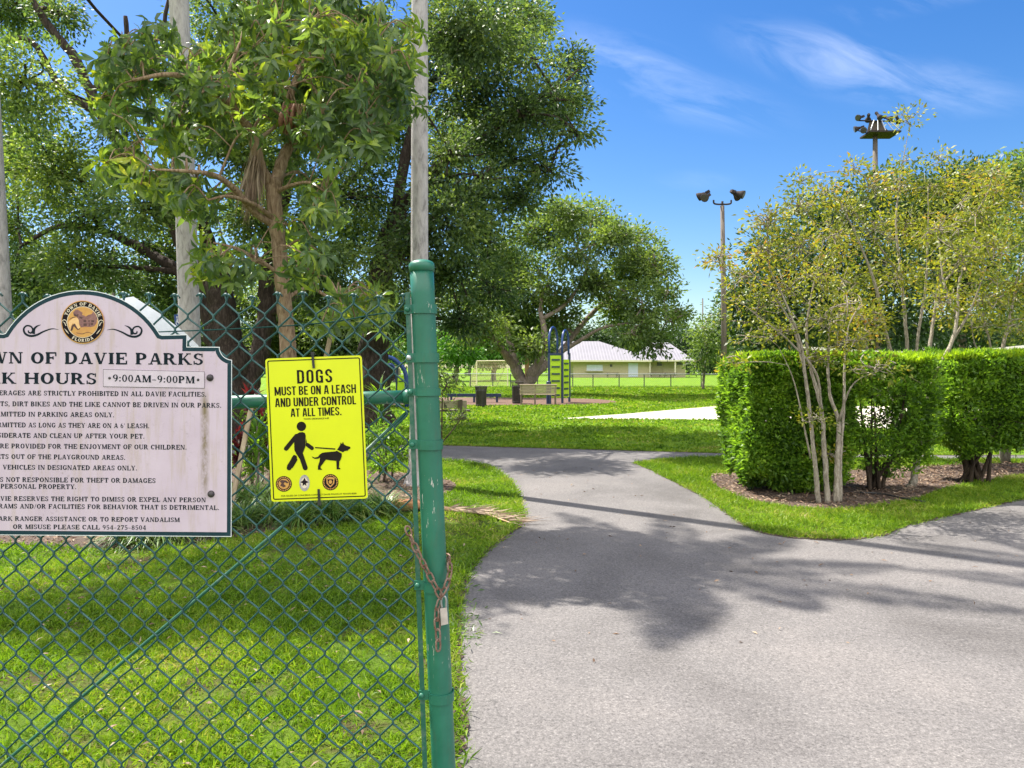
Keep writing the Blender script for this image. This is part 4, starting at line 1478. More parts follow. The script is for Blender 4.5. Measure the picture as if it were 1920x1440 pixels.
chain_run([P(763, 988, YG - .02), P(772, 1012, YG - .035), P(790, 1050, YG - .05), P(812, 1092, YG - .058), P(826, 1118, YG - .06)], 9)
chain_run([P(826, 1118, YG - .06), P(836, 1100, YG - .056), P(843, 1075, YG - .035), P(842, 1052, YG - .005), P(836, 1040, YG + .035)], 6)
chain_run([P(825, 1122, YG - .06), P(819, 1150, YG - .06), P(821, 1185, YG - .06), P(822, 1218, YG - .06)], 5, L=.037)
lock = thing('padlock', 'pale metal padlock hanging on the rusty chain', 'padlock', tuple(P(831, 1156, YG - .065)))
mb = MB()
mb.slab([(825, 1141), (838, 1139), (840.5, 1170), (827, 1173)], lambda x, y, d: P(x, y, YG - .062 + d), 0, .018)
mb.build('body', M['brass'], lock)
mb = MB()
mb.tube(spline([P(829, 1141, YG - .054), P(827, 1128, YG - .054), P(830, 1119, YG - .054), P(834.5, 1119, YG - .054), P(836.5, 1127, YG - .054), P(836, 1140, YG - .054)], 4), .0035, 8)
mb.build('shackle', M['galv'], lock, smooth=True)
# ------------------------------------------------------------------ royal palms (crowns above the frame, shadows on the path)
def palm(label, base, topx, topz, r0, nfr, fl, seed, aim=None, skirt=0):
    bx, by = base
    t = thing('palm_tree', label, 'palm', (bx, by, 0), 'palms with smooth pale trunks')
    rs = random.Random(seed)
    mb = MB()
    H = topz
    hs_ = [0, .12, .3, .7, 1.5, 3, 5, 7, H - 1.2, H]
    sp = [(bx + (topx - bx) * h / H, by, h) for h in hs_]
    mb.tube(spline(sp, 4), lerp_r([r0 * 1.9, r0 * 1.5, r0 * 1.25, r0 * 1.12, r0 * 1.02, r0, r0 * .97, r0 * .93, r0 * .85, r0 * .75], (len(sp) - 1) * 4 + 1), 20)
    mb.build('trunk', M['bark_palm'], t, smooth=True)
    mb = MB()
    mb.tube([(topx, by, H - .05), (topx, by, H + .5), (topx, by, H + 1.2)], [r0 * .8, r0 * .72, r0 * .3], 14)
    mb.build('crown_shaft', M['leaf_tab'], t, smooth=True)
    for k in range(nfr):
        az = 2 * math.pi * (k + rs.uniform(-.2, .2)) / nfr
        el = rs.uniform(-.15, 1.0)
        L = fl * rs.uniform(.85, 1.1)
        c = Vector((topx, by, H + .9))
        pts = []
        for i in range(9):
            s = i / 8
            r = L * s * math.cos(el * (1 - s * .6)) * (1 - .15 * s)
            z = L * (math.sin(el) * s - (.55 + .25 * rs.random() * 0) * s * s)
            pts.append(c + Vector((math.cos(az) * r, math.sin(az) * r, z)))
        mbr = MB()
        mbr.tube(pts, lerp_r([.03, .022, .014, .006], 9), 5)
        fr_ = mbr.build('frond', M['leaf_tab'], t, smooth=True)
        sp = spline(pts, 5)
        A = np.array([tuple(p) for p in sp])
        T = np.gradient(A, axis=0)
        T = unit(T)
        idx = np.repeat(np.arange(3, len(A)), 5)
        n = len(idx)
        base_ = A[idx] + rng.normal(size=(n, 3)) * .01
        sd = np.cross(T[idx], np.array([0, 0, 1.0]))
        sgn = np.where(rng.random((n, 1)) < .5, 1, -1)
        D = unit(sd) * sgn + T[idx] * .55 + np.array([0, 0, -.35]) + rng.normal(size=(n, 3)) * .15
        prof = np.sin(np.clip(idx / len(A), 0, 1) * math.pi * .85 + .35)
        leaf_cards('leaflet_fan', base_, D, .38 * prof * rng.uniform(.8, 1.1, n), np.full(n, .042), M['palm_leaf'], fr_, .5, up=np.tile([0, 0, 1.0], (n, 1)) + rng.normal(size=(n, 3)) * .3)
    return t


palm('pale palm trunk rising straight up behind the capped gate post', (-1.26, 10.15), -1.25, 11.6, .118, 13, 2.5, 1)
palm('palm trunk standing behind the arched park rules board and the whorled tree', (-4.55, 10.7), -4.9, 10.8, .143, 14, 2.5, 2)
palm('palm trunk cut by the left edge of the photo beyond the rules board', (-7.76, 11.5), -8.35, 11.0, .165, 7, 2.2, 3)

# ------------------------------------------------------------------ big dark shade trees
YA = 18.0


def PL(lst, Y, dys=None):
    return [P(x, y, Y + (dys[i] if dys else 0)) for i, (x, y) in enumerate(lst)]


A_limbs = [
    (PL([(440, 885), (436, 760), (430, 640), (415, 560), (395, 470)], YA), [.62, .48, .36, .30, .22]),
    (PL([(432, 720), (400, 620), (385, 540), (335, 440), (255, 310), (190, 215), (140, 110), (85, 40), (40, -40)], YA, [0, .2, .3, .4, .4, .2, 0, -.3, -.5]), [.34, .31, .30, .25, .20, .17, .15, .11, .06]),
    (PL([(385, 545), (330, 505), (255, 460), (180, 430), (110, 425), (40, 460)], YA, [.3, .6, .9, 1, 1, 1]), [.22, .18, .15, .12, .09, .05]),
    (PL([(455, 760), (485, 660), (500, 580), (505, 480), (530, 380), (560, 270)], YA, [0, .2, .4, .6, .8, .8]), [.36, .31, .28, .24, .20, .12]),
    (PL([(395, 470), (360, 330), (300, 230), (250, 120), (235, 30)], YA, [0, 0, -.4, -.6, -.8]), [.2, .16, .13, .10, .06]),
    (PL([(190, 215), (120, 170), (60, 80), (0, 75)], YA, [.2, 0, -.4, -.6]), [.14, .11, .08, .05]),
    (PL([(250, 120), (300, 60), (320, -20)], YA, [-.6, -.6, -.6]), [.09, .07, .04]),
    (PL([(505, 480), (590, 400), (690, 310)], YA, [.6, .8, 1]), [.2, .15, .08]),
]
A_limbs = A_limbs[:1] + [(p_, [r_ * .78 for r_ in rs_]) for p_, rs_ in A_limbs[1:]]
A_blobs = px_blobs([(50, 150, 90, 90), (20, 270, 90, 100), (110, 320, 90, 80), (40, 420, 110, 80), (170, 400, 90, 70), (270, 390, 80, 60), (310, 470, 90, 60), (140, 500, 110, 55), (230, 520, 90, 45), (30, 520, 90, 60), (240, 235, 60, 50), (420, 50, 90, 90), (540, 30, 100, 80), (400, 230, 100, 80), (650, 100, 100, 110), (560, 190, 110, 90), (700, 230, 90, 110), (640, 370, 110, 90), (600, 480, 100, 60), (710, 470, 90, 80), (480, 410, 90, 70), (20, 20, 90, 60), (330, 555, 80, 40), (640, 560, 90, 40), (360, 140, 60, 70), (100, 20, 60, 40), (480, 300, 90, 80), (150, 600, 120, 40), (720, 570, 60, 50)], YA + .5, 3.0, .9) + px_blobs([(-150, -215, 95, 60), (-73, -336, 90, 60), (123, -250, 80, 55), (-20, -280, 80, 50), (40, -360, 90, 60), (-240, -170, 90, 60), (220, -330, 80, 55), (-160, -420, 80, 60)], 7.9, .6, .9)
tree('shade_tree', 'huge dark spreading tree with furrowed black trunks behind the mesh, left of the whorled tree', 'tree', tuple(P(440, 885, YA) * 1)[:2] + (0,), A_limbs, A_blobs,
     M['bark_dark'], M['leaf_dark'], 16, .18, 30, .12, .056, 'dark shade trees', .10, .014, 9, .45)
YB = 19.5
B_limbs = [
    (PL([(705, 860), (703, 740), (700, 640), (715, 520), (745, 400)], YB), [.55, .42, .36, .33, .27]),
    (PL([(745, 400), (800, 330), (880, 270), (960, 225), (1040, 170), (1085, 130)], YB, [0, -.5, -1, -1.3, -1.5, -1.5]), [.24, .19, .15, .11, .07, .03]),
    (PL([(715, 520), (790, 430), (860, 370), (930, 320), (1010, 290), (1090, 260)], YB, [0, .5, 1, 1, 1, .8]), [.22, .17, .13, .1, .07, .03]),
    (PL([(745, 400), (770, 250), (830, 120), (900, 30)], YB, [0, .5, 1, 1]), [.24, .2, .14, .08]),
    (PL([(860, 370), (880, 450), (895, 520)], YB, [1, .2, 0]), [.09, .05, .02]),
]
B_limbs = B_limbs[:1] + [(p_, [r_ * .68 for r_ in rs_]) for p_, rs_ in B_limbs[1:]]
B_blobs = px_blobs([(880, 50, 110, 80), (960, 45, 70, 55), (1000, 110, 70, 55), (1065, 125, 42, 38), (1060, 200, 45, 50), (1080, 245, 38, 28), (1000, 210, 75, 60), (900, 160, 90, 80), (860, 270, 70, 70), (960, 300, 75, 50), (1030, 320, 48, 45), (900, 370, 80, 60), (985, 375, 48, 35), (840, 420, 80, 70), (920, 455, 65, 55), (850, 520, 70, 55), (800, 560, 60, 60), (920, 540, 45, 40), (770, 470, 60, 60), (760, 600, 60, 40), (870, 600, 40, 30), (1000, 30, 35, 40), (820, 100, 60, 90)], YB, 3.0, .9) + px_blobs([(640, 140, 50, 40), (720, 200, 45, 40), (690, 90, 50, 40), (730, 130, 40, 40), (620, 60, 50, 35)], 15.2, .7, .9) + px_blobs([(850, 290, 60, 35), (920, 250, 60, 40), (980, 215, 55, 35), (820, 340, 50, 35), (1030, 175, 45, 30), (900, 330, 50, 30)], 17.3, .5, .8)
tree('shade_tree', 'large dark tree overhanging the lawn right of the tall palm trunk', 'tree', tuple(P(705, 860, YB))[:2] + (0,), B_limbs, B_blobs,
     M['bark_dark'], M['leaf_dark2'], 15, .19, 30, .135, .060, 'dark shade trees', .10, .014, 9, .42)
# lower growth behind, closing the view under the shade trees
C2 = px_blobs([(60, 560, 130, 70), (200, 585, 120, 60), (330, 600, 100, 60), (560, 610, 80, 60), (640, 620, 80, 60), (130, 660, 140, 50), (300, 690, 120, 40), (20, 650, 120, 60), (520, 660, 80, 40), (430, 560, 90, 50), (540, 540, 80, 50), (620, 670, 90, 34), (690, 640, 70, 50), (400, 650, 80, 60)], 31, 2, .6)
for i, (lab, bl, lm) in enumerate((
        ('low leafy tree far behind the rules board under the shade canopy', C2[:4] + C2[5:8], 'leaf_dark2'),
        ('low leafy tree behind the dog sign beneath the dark canopy', C2[4:5] + C2[3:4] + C2[8:], 'leaf_oak'))):
    bx = bl[0][0][0]
    tree('understory_tree', lab, 'tree', (bx, 31, 0), [([(bx, 31, 0), (bx + .1, 31, 1.2), (bx, 31, 2.6)], [.22, .17, .12])], bl, M['bark_dark'], M[lm], 8.0, .3, 30, .18, .09, 'understory trees', .07, .015, 4, .5)

# ------------------------------------------------------------------ spreading tree by the playground
YC = 42.0
C_limbs = [
    (PL([(985, 742), (985, 728), (982, 716)], YC), [.75, .6, .5]),
    (PL([(980, 722), (965, 690), (945, 660), (915, 625), (880, 600), (850, 590)], YC, [0, -.2, -.4, -.6, -.8, -1]), [.42, .36, .3, .24, .16, .06]),
    (PL([(980, 720), (968, 680), (955, 640), (950, 590), (960, 540)], YC, [0, .5, 1, 1.2, 1.2]), [.34, .28, .22, .16, .08]),
    (PL([(988, 722), (1003, 690), (1018, 655), (1020, 620), (1014, 580), (1020, 540)], YC, [0, -.3, -.5, -.6, -.6, -.4]), [.42, .36, .28, .22, .18, .1]),
    (PL([(992, 718), (1025, 680), (1060, 650), (1090, 610), (1130, 570), (1180, 540), (1220, 520)], YC, [0, .5, 1, 1.2, 1.4, 1.2, 1]), [.34, .28, .22, .2, .16, .1, .05]),
    (PL([(1040, 668), (1085, 640), (1130, 615), (1190, 605), (1240, 600)], YC, [.8, .2, -.4, -.8, -1]), [.2, .15, .12, .08, .04]),
    (PL([(1014, 600), (1060, 570), (1095, 520), (1110, 450)], YC, [-.6, -.8, -1, -1]), [.16, .14, .1, .05]),
]
C_limbs = [(p_, [r_ * .74 for r_ in rs_]) for p_, rs_ in C_limbs]
C_blobs = px_blobs([(1060, 398, 45, 28), (1110, 412, 42, 32), (1155, 445, 45, 35), (1195, 450, 30, 28), (1015, 430, 60, 45), (1085, 470, 60, 40), (1185, 500, 50, 45), (1230, 500, 32, 40), (1250, 550, 32, 40), (1255, 600, 28, 32), (1205, 570, 45, 40), (1160, 580, 45, 30), (1215, 640, 42, 26), (1185, 625, 35, 24), (950, 560, 60, 50), (905, 620, 50, 32), (960, 500, 55, 50), (1030, 540, 55, 45), (880, 570, 50, 45), (1275, 585, 18, 20), (1115, 530, 50, 34), (980, 610, 45, 40), (1050, 600, 40, 30), (1000, 650, 30, 28), (930, 480, 40, 50), (1240, 655, 22, 18)], YC, 3.2, 1.0)
tree('spreading_tree', 'grey barked spreading tree forking low between the bench and the soccer goal', 'tree', (tuple(P(985, 742, YC))[0], YC, 0), C_limbs, C_blobs,
     M['bark_oak'], M['leaf_oak'], 5, .32, 30, .25, .12, None, .11, .025, 8, .45)

# ------------------------------------------------------------------ whorled-leaf tree just behind the gate
YT = 8.0
t = thing('whorled_tree', 'young tree with tan corky trunk and drooping whorls of broad leaves behind the mesh', 'tree', (tuple(P(548, 905, YT))[0], YT, 0))
T_limbs = [
    ([(P(548, 905, YT).x, YT, 0)] + PL([(545, 780), (540, 650), (532, 560), (523, 460), (514, 380), (512, 335)], YT), [.125, .11, .1, .098, .096, .1, .10]),
    (PL([(516, 350), (530, 300), (548, 265), (580, 215), (640, 160), (700, 120)], YT, [0, .1, .2, .3, .4, .5]), [.085, .075, .07, .055, .04, .02]),
    (PL([(508, 345), (490, 315), (470, 250), (440, 205), (390, 160), (320, 140), (250, 150)], YT, [0, -.1, -.2, -.4, -.6, -.8, -.9]), [.085, .07, .06, .052, .04, .03, .018]),
    (PL([(518, 425), (480, 400), (440, 355), (405, 330), (360, 322), (290, 318)], YT, [0, -.2, -.5, -.7, -.9, -1]), [.05, .045, .04, .033, .024, .012]),
    (PL([(517, 415), (480, 385), (430, 368), (390, 375)], YT, [0, -.3, -.6, -.8]), [.035, .028, .02, .012]),
    (PL([(518, 360), (545, 348), (580, 342), (610, 360)], YT, [0, -.2, -.4, -.5]), [.035, .025, .018, .01]),
    (PL([(530, 520), (490, 490), (440, 465), (400, 455)], YT, [0, -.2, -.4, -.5]), [.03, .026, .02, .012]),
    (PL([(534, 560), (580, 540), (620, 560), (680, 590)], YT, [0, .2, .3, .4]), [.03, .025, .02, .01]),
    (PL([(548, 265), (535, 215), (560, 140), (600, 60)], YT, [.2, .2, .3, .5]), [.07, .06, .045, .02]),
    (PL([(440, 205), (430, 140), (450, 80)], YT, [-.4, -.4, -.3]), [.04, .03, .015]),
]
mb = MB()
skel = []
for pts, rs in T_limbs:
    sp = spline(pts, 7)
    rr_ = [r * .82 * random.uniform(.92, 1.08) for r in lerp_r(rs, len(sp))]
    mb.tube(sp, rr_, 12)
    skel += list(zip(sp, rr_))
wh = []
for (x, y, rx, ry, k) in [(225, 175, 45, 60, 9), (240, 110, 40, 50, 9), (300, 100, 60, 40, 10), (330, 170, 70, 45, 12), (420, 110, 70, 40, 10), (450, 170, 80, 40, 12), (530, 60, 70, 55, 13), (560, 130, 80, 50, 14), (640, 60, 80, 55, 15), (680, 120, 75, 60, 15), (650, 190, 80, 45, 13), (730, 60, 48, 60, 11), (745, 130, 32, 50, 7), (700, 240, 45, 40, 7), (640, 265, 55, 35, 8), (545, 215, 60, 30, 8), (410, 225, 80, 35, 9), (330, 255, 35, 50, 6), (225, 290, 35, 45, 6), (260, 335, 60, 40, 7), (330, 345, 45, 28, 5), (375, 380, 45, 30, 6), (405, 270, 40, 30, 4), (600, 350, 40, 35, 5), (600, 400, 45, 28, 6), (440, 490, 45, 28, 5), (400, 480, 35, 30, 4), (560, 440, 30, 40, 3), (560, 505, 45, 30, 5), (610, 490, 35, 28, 3), (650, 555, 60, 22, 5), (700, 590, 50, 30, 5), (625, 600, 28, 20, 2), (470, 330, 25, 20, 1), (500, 10, 80, 30, 6), (620, -20, 90, 30, 7), (580, 260, 50, 30, 5), (740, 190, 30, 40, 4), (440, 60, 40, 30, 4)]:
    for i in range(int(k * 1.9)):
        a = random.uniform(0, 2 * math.pi)
        q = math.sqrt(random.random())
        wh.append(P(x + rx * q * math.cos(a), y + ry * q * math.sin(a), YT + random.uniform(-1.0, 1.2)))
wp, wd, wu, wl2 = [], [], [], []
for c in wh:
    best = min(skel, key=lambda p: (p[0] - c).length + max(0, p[0].z - c.z))
    a = best[0]
    mid = a.lerp(c, .55) + Vector((0, 0, .12))
    sp = spline([a, mid, c], 4)
    mb.tube(sp, lerp_r([min(best[1] * .5, .018), .007], len(sp)), 5, caps=False)
    if random.random() < .35:
        skel += [(p, .012) for p in sp[2:]]
    tip = (c - mid).normalized()
    for w in range(random.randint(2, 3)):
        base = c + Vector(rng.normal(size=3)) * .05
        m_ = random.randint(5, 10)
        ws_ = random.uniform(.7, 1.2)
        ax = (tip + Vector((0, 0, .9)) + Vector(rng.normal(size=3)) * .35).normalized()
        u = ax.orthogonal().normalized()
        v_ = ax.cross(u)
        for q in range(m_):
            an = 2 * math.pi * (q + random.random() * .5) / m_
            out_ = u * math.cos(an) + v_ * math.sin(an)
            d = out_ + ax * random.uniform(-.1, .55) + Vector((0, 0, random.uniform(-1.15, .1)))
            wl2.append(ws_)
            wp.append(tuple(base)); wd.append(tuple(d)); wu.append(tuple(ax + Vector(rng.normal(size=3)) * .25))
n = len(wp)
mb.build('trunk', M['bark_tan'], t, smooth=True)
leaf_cards('crown', np.array(wp), np.array(wd), .182 * np.array(wl2) * rng.uniform(.65, 1.2, n), .046 * rng.uniform(.75, 1.2, n), M['leaf_tab'], t, .55, True, up=np.array(wu))
# dead frond caught in the fork
fd = thing('dead_palm_frond', 'dry brown palm frond hanging in the fork of the whorled tree', 'palm frond', tuple(P(485, 262, YT - .12)))
mb = MB()
mb.tube(spline([P(545, 215, YT), P(500, 250, YT - .13), P(478, 268, YT - .16), P(470, 300, YT - .15)], 4), [.02] * 13, 6)
st_ = mb.build('stem', M['dead'], fd, smooth=True)
n = 170
bp = np.array([tuple(P(random.uniform(472, 492), random.uniform(262, 300), YT - .14 + random.uniform(-.05, .05))) for _ in range(n)])
leaf_cards('leaflets', bp, np.stack([rng.normal(size=n) * .10 - .10, rng.normal(size=n) * .1, -np.ones(n)], 1), rng.uniform(.35, .80, n), rng.uniform(.012, .024, n), M['dead'], fd, .12)
bt = thing('dead_palm_boot', 'reddish brown dead palm leaf base lodged high in the whorled tree', 'palm boot', tuple(P(545, 235, YT - .1)))
mb = MB()
for k in range(9):
    x0 = 528 + k * 5
    mb.tube(spline([P(x0 + 4, 195, YT - .1 + random.uniform(-.06, .06)), P(x0 - 1, 225, YT - .16 + random.uniform(-.05, .05)), P(x0 + random.uniform(-5, 5), 250, YT - .08)], 4), lerp_r([.012, .03, .008], 9), 6)
mb.build('husk', mat('red_brown_husk', (.16, .06, .035), (.30, .15, .09), 20, .8, .5, 60, stretch=(4, 4, 1)), bt, smooth=True)
# leaning support stakes
for i, (a, b_, lab) in enumerate((((475, 745), (425, 905), 'pale wooden support stake leaning between the two signs'), ((628, 592), (545, 905), 'wooden support stake propping the corky trunk behind the dog sign top'))):
    q = P(b_[0], b_[1], YT - .4 + .5 * i)
    sk = thing('support_stake', lab, 'stake', (q.x, q.y, 0), 'wooden tree stakes')
    mb = MB()
    mb.beam(P(a[0], a[1], YT - .25 + .3 * i), (q.x, q.y, -.05), .045, .03)
    mb.build('timber', M['timber'], sk)


# ------------------------------------------------------------------ strap leaved plants in the left bed
def strap_plant(name, label, cat, c, n, L, wd, mt, group=None, stem=0.0, arch=1.0, upb=1.0):
    t = thing(name, label, cat, (c[0], c[1], 0), group)
    if stem:
        mb = MB()
        mb.tube([(c[0], c[1], 0), (c[0] + .02, c[1], stem * .6), (c[0], c[1], stem)], [.018, .014, .01], 6)
        mb.build('stem', M['bark_oak'], t, smooth=True)
    V, Fc = [], []
    for i in range(n):
        az = random.uniform(0, 2 * math.pi)
        l_ = L * random.uniform(.6, 1.15)
        r0 = .05 * random.random() * (1 if stem else 3)
        hz = stem * random.uniform(.45, 1.0) if stem else 0
        b0 = Vector((c[0] + math.cos(az) * r0, c[1] + math.sin(az) * r0, hz))
        el = upb * random.uniform(.55, 1.35)
        sd = Vector((-math.sin(az), math.cos(az), 0))
        k0 = len(V)
        m_ = 6
        p = b0.copy()
        ang = el
        for j in range(m_):
            s = j / (m_ - 1)
            w = wd * (math.sin(min(1, s * 1.1 + .18) * math.pi) ** .7 if s < .98 else .05) * .5 + .0006
            V += [tuple(p + sd * w), tuple(p - sd * w)]
            if j:
                Fc.append((k0 + 2 * j - 2, k0 + 2 * j - 1, k0 + 2 * j + 1, k0 + 2 * j))
            p = p + Vector((math.cos(az) * math.cos(ang), math.sin(az) * math.cos(ang), math.sin(ang))) * (l_ / (m_ - 1))
            ang -= arch * random.uniform(.3, .55)
        # keep tips above the soil
    V = np.array(V)
    V[:, 2] = np.maximum(V[:, 2], .015)
    mesh_np('leaves', V, Fc, M[mt], t)
    return t


lab_l = 'arching tuft of dark green border grass edging the mulch behind the gate'
for i, (x, y, s) in enumerate([(455, 985, 1), (510, 978, 1.05), (565, 985, 1.05), (620, 978, 1.0), (675, 970, .95), (715, 962, .8), (480, 950, 1.1), (545, 945, 1.1), (600, 945, 1.1), (655, 942, 1.0), (300, 1015, .85), (345, 1005, .9), (395, 1000, .9), (250, 1020, .8), (430, 950, 1.0)]):
    g = G(x, y)
    strap_plant('border_grass', lab_l, 'border grass', g, 260, .58 * s, .011, 'liriope', 'tufts of border grass along the left bed', 0, 1.0, 1.05)
for lab, (x, y), L, st in (('red leaved cordyline showing above the gate rail, between the two signs', (470, 905), .34, 1.22), ('short dark red cordyline low beside the rules board edge', (448, 925), .28, .72), ('dark red cordyline hard against the upper left of the dog sign', (492, 910), .30, 1.0)):
    strap_plant('cordyline', lab, 'cordyline', G(x, y), 46, L, .06, 'cordyline', 'red cordylines', st, .45, 1.2)
for lab, (x, y), L, st in (('green strap leaved plant in front of the crossing path, beside the dog sign', (735, 900), .42, .75), ('green dracaena whose leaves fan out behind the gate rail', (712, 890), .40, 1.25), ('green leafy plant between the rules board and dog sign below the rail', (482, 925), .36, .85), ('green strap leaved plant behind the lower left corner of the dog sign', (505, 918), .4, .5)):
    strap_plant('dracaena', lab, 'dracaena', G(x, y), 50, L, .035, 'leaf_hedge', 'green strap leaved plants', st, .5, 1.1)


# leafy shrub just right of the post
def shrub(name, label, cat, base, stems, blobs, lm, per, spread, k, L, Wd, bm='hedge_wood', grp=None, det=False, twigs=6, shell=.5, droop=.1):
    return tree(name, label, cat, base, stems, blobs, M[bm], M[lm], per, spread, k, L, Wd, grp, .014, .004, twigs, shell, droop, det)


g = G(826, 868)
shrub('leafy_shrub', 'thin dark leafy shrub peeking out beside the gate post', 'shrub', (g[0], g[1], 0),
      [([(g[0], g[1], 0), (g[0] + .02, g[1], .5), (g[0] + .03, g[1], 1.2)], [.02, .016, .01]), ([(g[0], g[1], .3), (g[0] + .2, g[1], .55), (g[0] + .35, g[1], .75)], [.012, .01, .006])],
      px_blobs([(835, 725, 25, 30), (850, 705, 28, 14), (835, 770, 25, 20), (860, 785, 22, 12), (815, 700, 22, 30), (818, 790, 22, 24)], 12.5, .15), 'leaf_oak', 26, .05, 9, .10, .028)

for lab, (px, py), bl in (('bright leafy shrub low behind the gate rail between the dog sign and the post', (720, 905), [(705, 815, 26, 30), (735, 800, 26, 30), (750, 845, 18, 26), (715, 865, 30, 24)]), ('bright leafy shrub filling the gap between the rules board and the dog sign', (472, 915), [(465, 830, 24, 34), (490, 800, 20, 30), (480, 870, 26, 26), (450, 780, 18, 24)])):
    g = G(px, py)
    shrub('leafy_shrub', lab, 'shrub', (g[0], g[1], 0), [([(g[0], g[1], 0), (g[0] + .03, g[1], .3), (g[0] + .02, g[1], .6)], [.02, .015, .008])], px_blobs(bl, g[1], .12), 'leaf_hedge', 40, .05, 9, .085, .035)


# ------------------------------------------------------------------ clipped hedges


def hedge(label, x0, x1, y0, y1, z0, z1, n, seed, group, stems, holes=(), dens=1.0, rz=0.0):
    r = np.random.default_rng(seed)
    cx, cy = (x0 + x1) / 2, (y0 + y1) / 2
    t = thing('clipped_hedge', label, 'hedge', (cx, cy, 0), group)
    mb = MB()
    tips = []
    for i in range(stems):
        bx, by = cx + r.normal() * .10, cy + r.normal() * .10
        ex, ey = r.uniform(x0 + .12, x1 - .12), r.uniform(y0 + .1, y1 - .1)
        ez = r.uniform(z0 + .5, z1 - .15)
        sp = spline([(bx, by, 0), (bx * .75 + ex * .25, by * .75 + ey * .25, .28), (bx * .35 + ex * .65, by * .35 + ey * .65, z0 + .35), (ex, ey, ez)], 4)
        mb.tube(sp, lerp_r([.03, .022, .014, .005], len(sp)), 6)
        for q in range(6):
            p = sp[r.integers(6, len(sp))]
            e = p + Vector(r.normal(size=3)) * .28
            mb.tube([p, e], [.005, .002], 4, caps=False)
    mb.build('stems', M['hedge_wood'], t, smooth=True)
    # leaves: shell of the box plus thinner inside
    lx, ly, lz = x1 - x0, y1 - y0, z1 - z0
    areas = np.array([ly * lz, ly * lz, lx * lz, lx * lz, lx * ly * 1.3, lx * ly * .7])
    f = r.choice(6, n, p=areas / areas.sum())
    U = r.random((n, 3))
    depth = np.abs(r.normal(size=n)) * .075
    depth = np.where(r.random(n) < .22, r.random(n) * .35, depth)
    Pn = np.stack([x0 + U[:, 0] * lx, y0 + U[:, 1] * ly, z0 + U[:, 2] * lz], 1)
    Dn = np.zeros((n, 3))
    for k, (ax, v, sg) in enumerate(((0, x0, -1), (0, x1, 1), (1, y0, -1), (1, y1, 1), (2, z1, 1), (2, z0, -1))):
        s = f == k
        Pn[s, ax] = v - sg * depth[s]
        Dn[s, ax] = sg
    # soft bumps and rounded edges
    bump = (vnoise(Pn[:, 0] + Pn[:, 1] * .7, Pn[:, 2] + Pn[:, 1] * .4, 3.2, seed) - .5) * .20 + (vnoise(Pn[:, 0] - Pn[:, 1], Pn[:, 2], 8, seed + 1) - .5) * .12
    Pn += Dn * bump[:, None]
    rel = (Pn - np.array([cx, cy, (z0 + z1) / 2])) / np.array([lx, ly, lz]) * 2
    a = np.abs(rel)
    ed = np.sort(a, 1)
    pull = np.clip(ed[:, 1] - .78, 0, 1) * .30
    Pn -= np.sign(rel) * (a > .7) * pull[:, None] * np.array([.3, .3, .3])
    # ragged lower edge
    keep = Pn[:, 2] > z0 + (vnoise(Pn[:, 0], Pn[:, 1], 3, seed + 5) - .3) * .4
    dn = vnoise(Pn[:, 0] * 1.0 + Pn[:, 1], Pn[:, 2], 5.5, seed + 3)
    keep &= (dn * dens + r.random(n) * .5 > .42)
    tp_ = np.clip(1 - (Pn[:, 2] - z0) / .55, 0, 1)[:, None] ** 1.5 * (.14 if z0 < .2 else .30)
    Pn[:, :2] -= (Pn[:, :2] - np.array([cx, cy])) * tp_
    for (hx, hz, hr, hz2) in holes:
        q = ((Pn[:, 0] - hx) / hr) ** 2 + ((Pn[:, 2] - hz) / hz2) ** 2
        keep &= (q > 1) | (r.random(n) < .10 + .25 * np.clip(q, 0, 1))
    Pn, Dn, f = Pn[keep], Dn[keep], f[keep]
    n = len(Pn)
    D = Dn * .8 + r.normal(size=(n, 3)) * .65 + np.array([0, 0, .35])
    if rz:
        cc, ss = math.cos(rz), math.sin(rz)
        q = Pn - np.array([cx, cy, 0])
        Pn = np.stack([q[:, 0] * cc - q[:, 1] * ss + cx, q[:, 0] * ss + q[:, 1] * cc + cy, Pn[:, 2]], 1)
    k = int(lx * ly * 9000)
    X = x0 + .06 + r.random(k) * (lx - .12); Yq = y0 + .04 + r.random(k) * (ly - .08)
    Zt = z1 - .05 + (vnoise(X + Yq * .7, Yq, 3.2, seed) - .5) * .1
    q = np.stack([X, Yq, Zt + r.random(k) * .06], 1)
    if rz:
        q0 = q - np.array([cx, cy, 0])
        q = np.stack([q0[:, 0] * cc - q0[:, 1] * ss + cx, q0[:, 0] * ss + q0[:, 1] * cc + cy, q[:, 2]], 1)
    leaf_cards('new_growth', q, np.stack([r.normal(size=k) * .5, r.normal(size=k) * .5, np.ones(k)], 1), r.uniform(.05, .13, k), r.uniform(.018, .03, k), M['leaf_new'], t, .3)
    leaf_cards('foliage', Pn, D, .066 * r.uniform(.55, 1.35, n), .031 * r.uniform(.7, 1.25, n), M['leaf_hedge'], t, .35)
    return t


HG = 'clipped green hedges on the island'
hedge('broad clipped hedge with sunlit top, dense left block behind the pale multi-stemmed shrub', 2.90, 4.24, 9.15, 10.5, .08, 1.68, 68000, 3, HG, 12)
hedge('thin clipped hedge with a see-through gap and bare lower stems', 4.2, 5.30, 9.25, 10.25, .22, 1.68, 26000, 4, HG, 8, holes=((4.62, 1.02, .36, .26), (4.5, .35, .5, .22), (5.1, .3, .22, .15)), dens=1.0)
hedge('clipped hedge narrowing to many dark stems, between the crooked trunk and the far hedge', 5.75, 6.95, 9.75, 10.95, .42, 1.72, 40000, 5, HG, 14)
hedge('clipped hedge cut by the right edge of the photo', 7.75, 9.4, 10.9, 12.1, .35, 1.80, 42000, 6, HG, 12)

# ------------------------------------------------------------------ multi-stemmed shrubs with turning leaves


